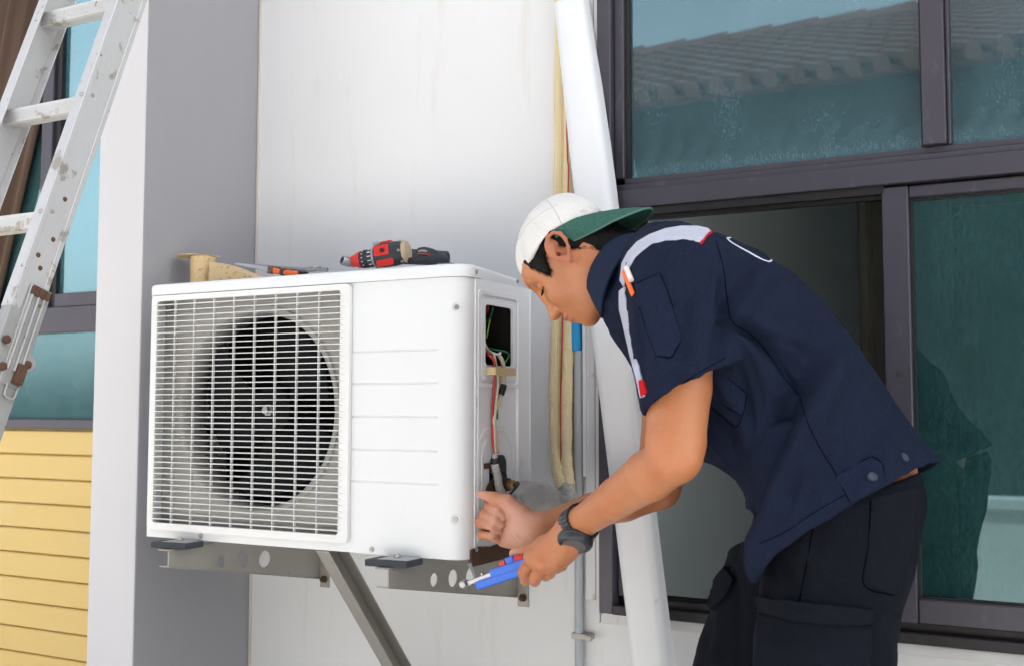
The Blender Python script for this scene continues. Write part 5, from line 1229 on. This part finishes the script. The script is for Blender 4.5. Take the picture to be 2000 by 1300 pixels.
folds = [  # (points, amplitude, width, depth of the line)
    ([(1430, 628), (1470, 655), (1510, 695), (1545, 740), (1565, 775)], -.007, .010, -.60),
    ([(1440, 612), (1490, 640), (1540, 680), (1590, 700)], .006, .014, -.60),
    ([(1412, 560), (1425, 610), (1428, 660), (1422, 705)], -.010, .010, -.61),
    ([(1445, 500), (1442, 560), (1435, 615)], -.006, .012, -.58),
    ([(1470, 520), (1480, 575), (1470, 625)], .005, .016, -.58),
    ([(1500, 540), (1480, 600), (1452, 640)], -.004, .010, -.58),
    ([(1640, 590), (1625, 700), (1590, 800), (1545, 900), (1500, 1010), (1480, 1090)], .013, .026, -.60),
    ([(1585, 610), (1565, 720), (1530, 820), (1495, 920), (1478, 1000)], -.013, .024, -.60),
    ([(1690, 700), (1700, 790), (1690, 880), (1660, 960)], -.006, .022, -.59),
    ([(1740, 760), (1765, 830), (1780, 890)], .005, .02, -.58),
    ([(1400, 740), (1440, 790), (1470, 850)], .006, .014, -.59),
    ([(1385, 800), (1430, 850), (1460, 920)], -.006, .016, -.58),
    ([(1395, 860), (1425, 890), (1450, 950)], .004, .010, -.56),
    ([(1530, 900), (1560, 960), (1590, 1010)], -.003, .020, -.60),
    ([(1300, 500), (1285, 560), (1275, 640), (1285, 720)], -.003, .018, -.64),
    ([(1370, 560), (1375, 640), (1385, 720)], .004, .016, -.64),
    ([(1345, 600), (1350, 680), (1345, 760)], -.004, .014, -.66),
    ([(1240, 640), (1265, 700), (1280, 780)], .003, .012, -.62),
    ([(1620, 560), (1560, 600), (1500, 610)], -.003, .014, -.56),
    ([(1690, 660), (1640, 690), (1600, 760)], .004, .016, -.56),
    ([(1455, 640), (1500, 665), (1560, 670), (1610, 650)], -.004, .007, -.60),
    ([(1450, 660), (1480, 700), (1500, 760), (1505, 830)], .004, .009, -.60),
    ([(1440, 690), (1455, 750), (1470, 830), (1465, 900)], -.005, .008, -.60),
    ([(1610, 760), (1600, 850), (1575, 940), (1560, 1000)], .004, .010, -.61),
    ([(1655, 760), (1650, 850), (1640, 930)], -.003, .008, -.61),
    ([(1300, 580), (1330, 600), (1370, 590)], -.0025, .007, -.65), ([(1290, 740), (1330, 720), (1390, 700)], .0025, .007, -.66),
    ([(1395, 520), (1400, 580), (1405, 650)], .004, .008, -.62), ([(1250, 590), (1262, 640), (1275, 690)], -.002, .006, -.63),
]
for pts, am, wd, yy in folds: A_ += crease(sv, sn, SPX, pts, am*1.9, wd*.8, yy)
lowfac = np.clip((SPX[:, 1]-560)/350, .15, 1)
A_ += np.array([mnoise.noise(Vector((p[0]*9+p[2]*4, p[1]*6, p[2]*3.2-p[0]*4)))for p in sv])*.0055*lowfac
A_ += np.array([mnoise.fractal(Vector((p[0]*24+p[2]*10, p[1]*18, p[2]*16-p[0]*8)), .9, 2.2, 4) for p in sv])*.0028
sv = sv+sn*A_[:, None]
shirt = qobj('shirt', sv, sq, M_shirt, person, {'lightcloth': np.zeros(len(sv))})
bvh_shirt = BVHTree.FromPolygons([tuple(p) for p in sv.tolist()], sq.tolist())
def onsurf(bvh, px, py, off=0.):
    d = _ray(px, py); d = d/np.linalg.norm(d); h = bvh.ray_cast(Vector(CAM), Vector(d), 10)
    if h[0] is None: return None, None
    n = h[1] if h[1].dot(Vector(d)) < 0 else -h[1]
    return np.array(h[0])+np.array(n)*off, np.array(n)
def patch(name, bvh, poly, off, thick, m_, parent, step=5., closed_smooth=0):
    """a piece of cloth with its own thickness laid on a surface; outline read off the photograph"""
    P = np.array(poly, float)
    if closed_smooth: P = np.array(smooth2(P, closed_smooth))
    x0, y0 = P.min(0); x1, y1 = P.max(0); nx, ny = int((x1-x0)/step)+2, int((y1-y0)/step)+2
    bm = bmesh.new(); ed = []; vs = []
    # resample the outline, fill, then refine with interior points from a grid cut
    out = []
    for i in range(len(P)):
        a, b = P[i], P[(i+1) % len(P)]; n = max(1, int(np.linalg.norm(b-a)/step))
        for k in range(n): out.append(a+(b-a)*k/n)
    gx_ = np.arange(x0+step/2, x1, step); gy_ = np.arange(y0+step/2, y1, step)
    sdv = sd2([tuple(p) for p in out], gx_, gy_)
    pts = [tuple(p) for p in out]; n0 = len(pts)
    for i, a in enumerate(gx_):
        for j, b in enumerate(gy_):
            if sdv[i, j] < -step*.55: pts.append((a, b))
    from mathutils.geometry import delaunay_2d_cdt
    vo, eo_, fo, *_r = delaunay_2d_cdt([Vector(p) for p in pts], [(i, (i+1) % n0) for i in range(n0)], [], 1, 1e-4)
    W3, nm, ok = [], [], True
    for p in vo:
        q, n = onsurf(bvh, p.x, p.y)
        W3.append(q); nm.append(n)
    val = [i for i, q in enumerate(W3) if q is not None]
    if len(val) < 3: return None
    for i, q in enumerate(W3):
        if q is None:
            j = min(val, key=lambda k_: (vo[k_]-vo[i]).length); W3[i] = W3[j]; nm[i] = nm[j]
    W3 = np.array(W3); nm = np.array(nm)
    adj = {}
    for f in fo:
        for a in f:
            adj.setdefault(a, set()).update(f)
    tt2 = np.array([np.linalg.norm(q-CAM) for q in W3])
    for _ in range(3): tt2 = np.array([tt2[list(adj.get(i, [i]))].mean() for i in range(len(tt2))])
    W3 = CAM+(W3-CAM)*(tt2/np.linalg.norm(W3-CAM, axis=1))[:, None]
    for _ in range(3): nm = np.array([nm[list(adj.get(i, [i]))].mean(0) for i in range(len(nm))])
    nm /= np.linalg.norm(nm, axis=1)[:, None]
    topv = W3+nm*(off+thick); botv = W3+nm*(off-.002); n = len(W3)
    F_ = [tuple(f) for f in fo]+[tuple(i+n for i in f[::-1]) for f in fo]
    ec = {}
    for f in fo:
        for i in range(len(f)):
            e = (f[i], f[(i+1) % len(f)]); ec[tuple(sorted(e))] = ec.get(tuple(sorted(e)), 0)+1
    F_ += [(a, b, b+n, a+n) for (a, b), c_ in ec.items() if c_ == 1]
    return obj(name, MB().add(list(topv)+list(botv), F_), m_, parent, smooth='auto')
def seam(name, bvh, pts, r, m_, parent, off=.0, n=6, sm=8):
    Q = smoothpath([np.array([p[0], p[1], 0.]) for p in pts], sm); W_ = []
    for p in Q:
        q, _n = onsurf(bvh, p[0], p[1], off)
        if q is not None: W_.append(q)
    if len(W_) < 2: return None
    return obj(name, MB().tube(W_, r, n), m_, parent, smooth=True)
patch('shoulder_yoke', bvh_shirt, [(1213, 548), (1217, 515), (1228, 494), (1246, 474), (1270, 460), (1300, 449), (1330, 444), (1360, 444), (1391, 450), (1378, 461), (1368, 476), (1335, 472), (1300, 472), (1272, 480), (1250, 497), (1234, 520), (1227, 548), (1220, 560)], .001, .0016, M_shirtwhite, shirt, 5)
seam('yoke_piping', bvh_shirt, [(1393, 451), (1380, 461), (1368, 477)], .0024, M_shirtred, shirt)
patch('front_stripe', bvh_shirt, [(1214, 568), (1224, 560), (1229, 600), (1237, 650), (1247, 700), (1257, 742), (1264, 772), (1255, 776), (1245, 735), (1234, 690), (1222, 640), (1214, 604)], .003, .0016, M_shirtwhite, shirt, 4)
patch('front_stripe_tip', bvh_shirt, [(1252, 744), (1260, 742), (1267, 766), (1257, 774)], .0035, .0018, M_shirtred, shirt, 3)
# outlined panel on the back (only its pale edge line shows)
seam('back_outline', bvh_shirt, [(1420, 466), (1428, 474), (1445, 484), (1462, 493), (1478, 502), (1492, 509), (1504, 511), (1512, 504), (1520, 507)], .0016, mat('white_thread', (.72, .76, .86), .7), shirt)
seam('back_outline', bvh_shirt, [(1420, 466), (1432, 464), (1438, 468)], .0016, mat('white_thread', (.72, .76, .86), .7), shirt)
# pockets, seams, placket, buttons
M_seam = mat('navy_thread_dark', (.0025, .0035, .008), 1.0, spec=0); M_seaml = mat('navy_thread_light', (.022, .030, .062), .85)
patch('sleeve_pocket', bvh_shirt, [(1240, 556), (1290, 534), (1308, 580), (1330, 662), (1311, 698), (1283, 694), (1262, 640)], 0, .0012, M_shirtpart, shirt, 5)
patch('chest_pocket', bvh_shirt, [(1388, 732), (1420, 735), (1456, 770), (1452, 800), (1440, 832), (1388, 790)], 0, .0015, M_shirtpart, shirt, 5)
seam('stitching', bvh_shirt, [(1240, 556), (1264, 545), (1290, 534)], .0006, M_seam, shirt, .0012)
seam('stitching', bvh_shirt, [(1290, 534), (1308, 580), (1330, 662)], .0006, M_seam, shirt, .0012)
seam('stitching', bvh_shirt, [(1330, 662), (1322, 680), (1311, 698), (1298, 697), (1283, 694)], .0007, M_seam, shirt, .0012)
seam('stitching', bvh_shirt, [(1283, 694), (1262, 640), (1250, 600)], .0006, M_seam, shirt, .0012)
seam('stitching', bvh_shirt, [(1388, 790), (1415, 815), (1440, 832), (1452, 800), (1456, 770), (1438, 752), (1420, 735)], .0007, M_seam, shirt, .0012)
seam('stitching', bvh_shirt, [(1388, 770), (1415, 790), (1448, 812)], .0006, M_seam, shirt, .0014)
seam('stitching', bvh_shirt, [(1632, 930), (1670, 910), (1700, 893), (1722, 905), (1728, 935)], .0006, M_seam, shirt, .0012)
seam('back_seam', bvh_shirt, [(1398, 470), (1412, 520), (1420, 580), (1430, 628), (1466, 652), (1500, 690), (1530, 735), (1560, 772)], .0009, M_seam, shirt)
seam('sleeve_hem_stitch', bvh_shirt, [(1275, 783), (1310, 764), (1360, 730), (1418, 697)], .0006, M_seam, shirt)
seam('hem_stitch', bvh_shirt, [(1484, 1060), (1530, 1040), (1590, 1000), (1650, 965)], .0006, M_seam, shirt)
seam('side_seam', bvh_shirt, [(1562, 776), (1580, 830), (1605, 880), (1630, 920), (1660, 980)], .0007, M_seam, shirt)
patch('hem_tab', bvh_shirt, [(1632, 930), (1700, 893), (1722, 905), (1728, 935), (1710, 954), (1662, 980), (1650, 958)], 0, .0014, M_shirtpart, shirt, 5)
def button(px, py, r=.0062, parent=shirt, bvh=bvh_shirt, m_=None):
    q, n = onsurf(bvh, px, py, .0006)
    if q is None: return
    b = obj('button', MB().lathe(q, n, [(-.001, .0001), (-.001, r), (.0016, r), (.0022, r*.86), (.0014, r*.68), (.0012, r*.3), (.0012, .0001)], 20), m_ or mat('navy_button', (.022, .03, .055), .5), parent, smooth='auto')
button(1704, 931, .0068); button(1766, 893, .0068); button(1438, 941, .005)
# collar: folded band round the neck
nd = HP(-.045, 0, -.035)-NB; nd /= np.linalg.norm(nd); e1 = np.cross(nd, np.array([0, 1.0, 0])); e1 /= np.linalg.norm(e1); e1 = e1 if e1[2] > 0 else -e1; e2 = np.cross(nd, e1)   # e1: towards the nape
if e2[1] > 0: e2 = -e2
cc = at(1217, 553, YC)
rings = []; NC = 48
for i in range(NC+1):
    t = -1+2*i/NC; a = t*R(118)       # 0 = nape
    ca, sa_ = math.cos(a), math.sin(a)
    rx = .072 if ca > 0 else .062; c3 = cc+nd*(.010+.012*ca)
    base = c3+e1*ca*rx+e2*sa_*.074
    outd = e1*ca+e2*sa_
    wid = .050+.034*abs(t)**2.5; flare = .010+.012*abs(t)
    topc = base+nd*.018-outd*.004; foot_ = base-nd*(wid*.74)+outd*(.024+flare)
    midc = base+nd*.010+outd*.006
    rings.append([topc-outd*.002, topc+outd*.002+nd*.003, midc+outd*.003, (midc+foot_)/2+outd*.004, foot_+outd*.0015, foot_-outd*.0015, (midc+foot_)/2, midc-outd*.002, base-nd*.02-outd*.003, base-nd*.02-outd*.005])
obj('collar', MB().loft(rings), weave('navy_collar_cloth', (.0115, .0185, .043), (.014, .022, .050), 420), shirt, smooth='auto')
obj('collar_stitch', MB().tube([r_[5-1]*.93+r_[3]*.07 for r_ in rings], .0009, 5), M_seam, shirt)
# pen in the sleeve pocket (rests in the pocket: its own thing)
q, n = onsurf(bvh_shirt, 1226, 540, .004); q2, n2 = onsurf(bvh_shirt, 1240, 574, .004)
if q is not None and q2 is not None:
    ax_ = (q2-q); ax_ /= np.linalg.norm(ax_); st = q-ax_*.012; en = q2+ax_*.002; n = (n+n2)/2
    pn = thing('pen', 'orange pen clipped in the sleeve pocket at the shoulder', 'pen', tuple(st))
    obj('clip', MB().bar(st, en, np.cross(ax_, n)*.0042, n*.0014), M_orange, pn, bevel=.0006)
    obj('barrel', MB().tube([st+np.cross(ax_, n)*.009*(1 if np.cross(ax_, n)@CR > 0 else -1)+ax_*.003, st+np.cross(ax_, n)*.009*(1 if np.cross(ax_, n)@CR > 0 else -1)+ax_*.030], .0042, 12), mat('clear_pen', (.75, .68, .66), .2), pn, smooth='auto')

# ---- trousers
Fp = Field((-.86, -.80, .03), (-.10, -.06, 1.10), .0062)
hipN, hipF = at(1634, 990, -.500), at(1590, 990, -.34)
thN, thF = at(1605, 1290, -.545), at(1474, 1290, -.30)
def ext(a, b, z): return a+(b-a)*((z-a[2])/(b[2]-a[2]))
knN, knF = ext(hipN, thN, .54)+np.array([-.0, 0, 0]), ext(hipF, thF, .54)
anN, anF = np.array([knN[0]+.05, -.56, .10]), np.array([knF[0]+.06, -.28, .10])
Fp.chain([hipN, thN, knN, anN], [.108, .095, .084, .072], .02)
Fp.chain([hipF, thF, knF, anF], [.113, .093, .084, .072], .02)
Fp.cap(hipN, hipF, .108, .108, .03)
Fp.cap(at(1690, 960, -.50), at(1680, 960, -.34), .082, .082, .03)
Fp.cap(at(1636, 1065, -.505), at(1565, 1065, -.34), .104, .10, .03)
# belt line cut
ba, bb2 = at(1700, 957, -.52), at(1810, 912, -.52)
bd_ = bb2-ba; bd_ /= np.linalg.norm(bd_); bn = np.cross(bd_, np.array([0, 1.0, 0])); bn = bn if bn[2] > 0 else -bn
Fp.apply(lambda X, Y, Z: ((X-ba[0])*bn[0]+(Z-ba[2])*bn[2])*1.0+0*Y, np.array([-.9, -.8, .8]), np.array([0, 0, 1.1]), .004, 'and')

tv, tq = Fp.mesh(); tv = relax(tv, tq, 2); tn = vnormals(tv, tq)
A_ = np.zeros(len(tv)); TPX = None
for pts, am, wd, yy in [
    ([(1480, 1180), (1540, 1195), (1620, 1202), (1700, 1208)], .004, .010, -.64),
    ([(1495, 1090), (1525, 1130), (1540, 1165)], -.006, .012, -.64),
    ([(1560, 1060), (1590, 1110), (1640, 1140)], .005, .016, -.64),
    ([(1600, 1040), (1570, 1100), (1550, 1170)], -.004, .012, -.65),
    ([(1690, 1040), (1685, 1100), (1690, 1150)], -.003, .010, -.64),
    ([(1500, 1220), (1560, 1245), (1640, 1250)], -.004, .010, -.64),
    ([(1500, 1255), (1580, 1280), (1660, 1280)], .004, .012, -.64),
    ([(1740, 1080), (1725, 1160), (1705, 1240)], .004, .014, -.60),
    ([(1420, 1120), (1440, 1190), (1430, 1270)], -.006, .014, -.42),
    ([(1400, 1180), (1400, 1240), (1380, 1300)], .005, .014, -.40),
    ([(1465, 1080), (1475, 1160), (1478, 1240)], -.008, .014, -.5)]:
    A_ += crease(tv, tn, None, pts, am*1.5, wd*.85, yy, True, -.30)
A_ += np.array([mnoise.noise(Vector((p[0]*8, p[1]*7, p[2]*5))) for p in tv])*.007+np.array([mnoise.fractal(Vector((p[0]*26, p[1]*18, p[2]*15)), .9, 2.2, 4) for p in tv])*.0032
tv = tv+tn*A_[:, None]
trous = qobj('trousers', tv, tq, M_trous, person)
bvh_tr = BVHTree.FromPolygons([tuple(p) for p in tv.tolist()], tq.tolist())
M_ts = mat('black_thread', (.0012, .0016, .003), 1.0, spec=0)
patch('cargo_pocket', bvh_tr, [(1484, 1196), (1540, 1210), (1620, 1218), (1700, 1222), (1698, 1300), (1690, 1380), (1490, 1370), (1482, 1290)], 0, .004, M_trousp, trous, 7)
patch('pocket_flap', bvh_tr, [(1480, 1162), (1510, 1172), (1560, 1180), (1620, 1184), (1702, 1190), (1704, 1207), (1690, 1216), (1620, 1215), (1550, 1208), (1490, 1192)], .004, .004, M_trousp, trous, 5)
patch('hip_pocket', bvh_tr, [(1702, 972), (1796, 950), (1793, 1010), (1775, 1090), (1762, 1152), (1745, 1160), (1688, 1140), (1696, 1060)], 0, .0015, M_trousp, trous, 7)
patch('far_pocket_flap', bvh_tr, [(1425, 1105), (1408, 1130), (1396, 1155), (1392, 1180), (1400, 1192), (1425, 1165), (1440, 1130)], .002, .010, M_trousp, trous, 5)
seam('side_seam', bvh_tr, [(1588, 1030), (1575, 1100), (1560, 1180)], .0009, M_ts, trous)
seam('crease_seam', bvh_tr, [(1700, 975), (1697, 1060), (1687, 1140), (1745, 1162)], .0010, M_ts, trous)
seam('waistband_seam', bvh_tr, [(1700, 995), (1750, 982), (1796, 972)], .0008, M_ts, trous)
# shoes on the ground
for an, nm in ((anN, ''), (anF, '')):
    Fo = Field(an+np.array([-.26, -.09, -.11]), an+np.array([.12, .09, .09]), .006)
    Fo.cap(an+np.array([.03, 0, -.055]), an+np.array([-.15, 0, -.065]), .045, .040, 0).cap(an+np.array([-.15, 0, -.07]), an+np.array([-.19, 0, -.07]), .040, .034, .02).cap(an, an+np.array([-.02, 0, -.04]), .05, .048, .03)
    Fo.apply(lambda X, Y, Z: .002-Z+0*X+0*Y, an-.4, an+.4, 0, 'and')
    a_, b_ = Fo.mesh(); qobj('shoe', relax(a_, b_, 2), b_, M_shoe, person)

# ---- wristwatch on the near wrist
wa = EN-WN; wa /= np.linalg.norm(wa); wc = WN+wa*.008
toC = CAM-wc; toC = toC-wa*(toC@wa); toC /= np.linalg.norm(toC); wdn = np.cross(wa, toC); wdn = wdn if wdn[2] < 0 else -wdn
fdir = toC*.80+wdn*.60; fdir /= np.linalg.norm(fdir); fperp = np.cross(wa, fdir)
wt = obj('wristwatch', MB().lathe(wc+fdir*.028, fdir, [(-.004, .0001), (-.004, .0275), (.001, .0295), (.003, .0280), (.004, .0295), (.009, .0280), (.0125, .0245), (.0125, .0215), (.0110, .0205), (.0110, .0001)], 28), M_watch, person, smooth='auto')
wt['label'] = 'bulky black digital watch'
obj('watch_face', MB().lathe(wc+fdir*.0388, fdir, [(0, .0001), (0, .0200), (.0009, .0195), (.0009, .0001)], 32), M_watchface, wt, smooth='auto')
rr_ = .0302
for seg in range(20):
    a0 = R(34+seg*(292/20)); a1 = R(34+(seg+.86)*(292/20)); rg = []
    for a in (a0, (a0+a1)/2, a1):
        d = fdir*math.cos(a)+fperp*math.sin(a); wsz = .0155+.004*max(0, math.cos(a))
        rg.append([wc+d*(rr_-.0022)-wa*wsz, wc+d*(rr_-.0022)+wa*wsz, wc+d*(rr_+.0022)+wa*wsz, wc+d*(rr_+.0022)-wa*wsz])
    obj('strap_link', MB().loft(rg), M_watch, wt, bevel=.0007)
for k in range(4):
    a = R(45+90*k); d = wa*math.cos(a)+fperp*math.sin(a); obj('case_lug', MB().obox(wc+fdir*.034+d*.0235, d*.003, np.cross(d, fdir)*.006, fdir*.005), M_watch, wt, bevel=.001)
for sg in (-1, 1):
    for k in (-.5, .5): obj('watch_button', MB().lathe(wc+fdir*.033+wa*sg*.024+fperp*k*.018, wa*sg, [(0, .0001), (0, .0026), (.003, .0026), (.003, .0001)], 10), M_chrome if k > 0 else M_watch, wt, smooth='auto')
bk = wc+(-fdir*.2+wdn*.0)*.0
obj('buckle', MB().obox(wc-fdir*.036+wa*0, wa*.013, fperp*.008, fdir*.003), M_watch, wt, bevel=.001)

# ---- things held: blue tool, hex key
tl = thing('tube_cutter', 'blue and red hand tool with steel jaws held in the near hand', 'hand tool', tuple(at(960, 1120, -.50)))
T_a, T_b = at(925, 1138, -.503), at(1022, 1098, -.492); ta_ = T_b-T_a; tL = np.linalg.norm(ta_); ta_ /= tL
tv_ = CAM-T_a; tv_ = tv_-ta_*(tv_@ta_); tv_ /= np.linalg.norm(tv_); tu = np.cross(tv_, ta_); tu = tu if tu[2] > 0 else -tu
def TT(px, py, y=-.5): return at(px, py, y)
def oriented(name, p, q, hw2_, hd2, m_, bev=.0012, yy=-.5, parent=None):
    p, q = TT(*p, yy), TT(*q, yy); d = q-p; d /= np.linalg.norm(d); v_ = CAM-p; v_ = v_-d*(v_@d); v_ /= np.linalg.norm(v_); u_ = np.cross(v_, d)
    return obj(name, MB().bar(p, q, u_*hw2_, v_*hd2), m_, parent or tl, bevel=bev)
oriented('steel_arm', (914, 1138), (1035, 1092), .0042, .004, M_chrome)
oriented('body', (962, 1121), (1032, 1097), .0088, .009, M_toolblue, .002, -.503)
oriented('handle', (932, 1143), (1032, 1110), .0075, .0072, M_toolblue, .0025, -.505)
oriented('thumb_slide', (991, 1099), (1007, 1093), .0095, .007, M_toolblue, .002, -.500)
oriented('release_button', (978, 1103), (989, 1099), .0062, .0055, M_red, .001, -.502)
oriented('release_button', (1006, 1090), (1024, 1090), .0058, .006, M_red, .0015, -.502)
oriented('jaw_pin', (917, 1099), (929, 1128), .0034, .0034, M_chrome, .0012, -.503)
p_ = TT(907, 1139); obj('jaw_roller', MB().lathe(p_-tv_*.010, tv_, [(0, .0001), (0, .0062), (.001, .0072), (.019, .0072), (.020, .0060), (.020, .0001)], 6), M_chrome, tl, bevel=.0006)
p_ = TT(980, 1098); obj('spring_pin', MB().lathe(TT(944, 1119)-tv_*.0, tv_, [(0, .0001), (0, .002), (.008, .002), (.008, .0001)], 8), M_chrome, tl)
o = obj('hex_key', MB().tube(smoothpath([at(984, 978, -.400), at(998, 962, -.385), at(1010, 948, -.36), at(1013, 943, -.352), at(1009, 941, -.338), (XS+.045, vy-.012, vz+.001)], 4), .0026, 6), M_hex, smooth='auto')
tag(o, 'small bent dark hex key between the far hand and the brass valve', 'hex key')
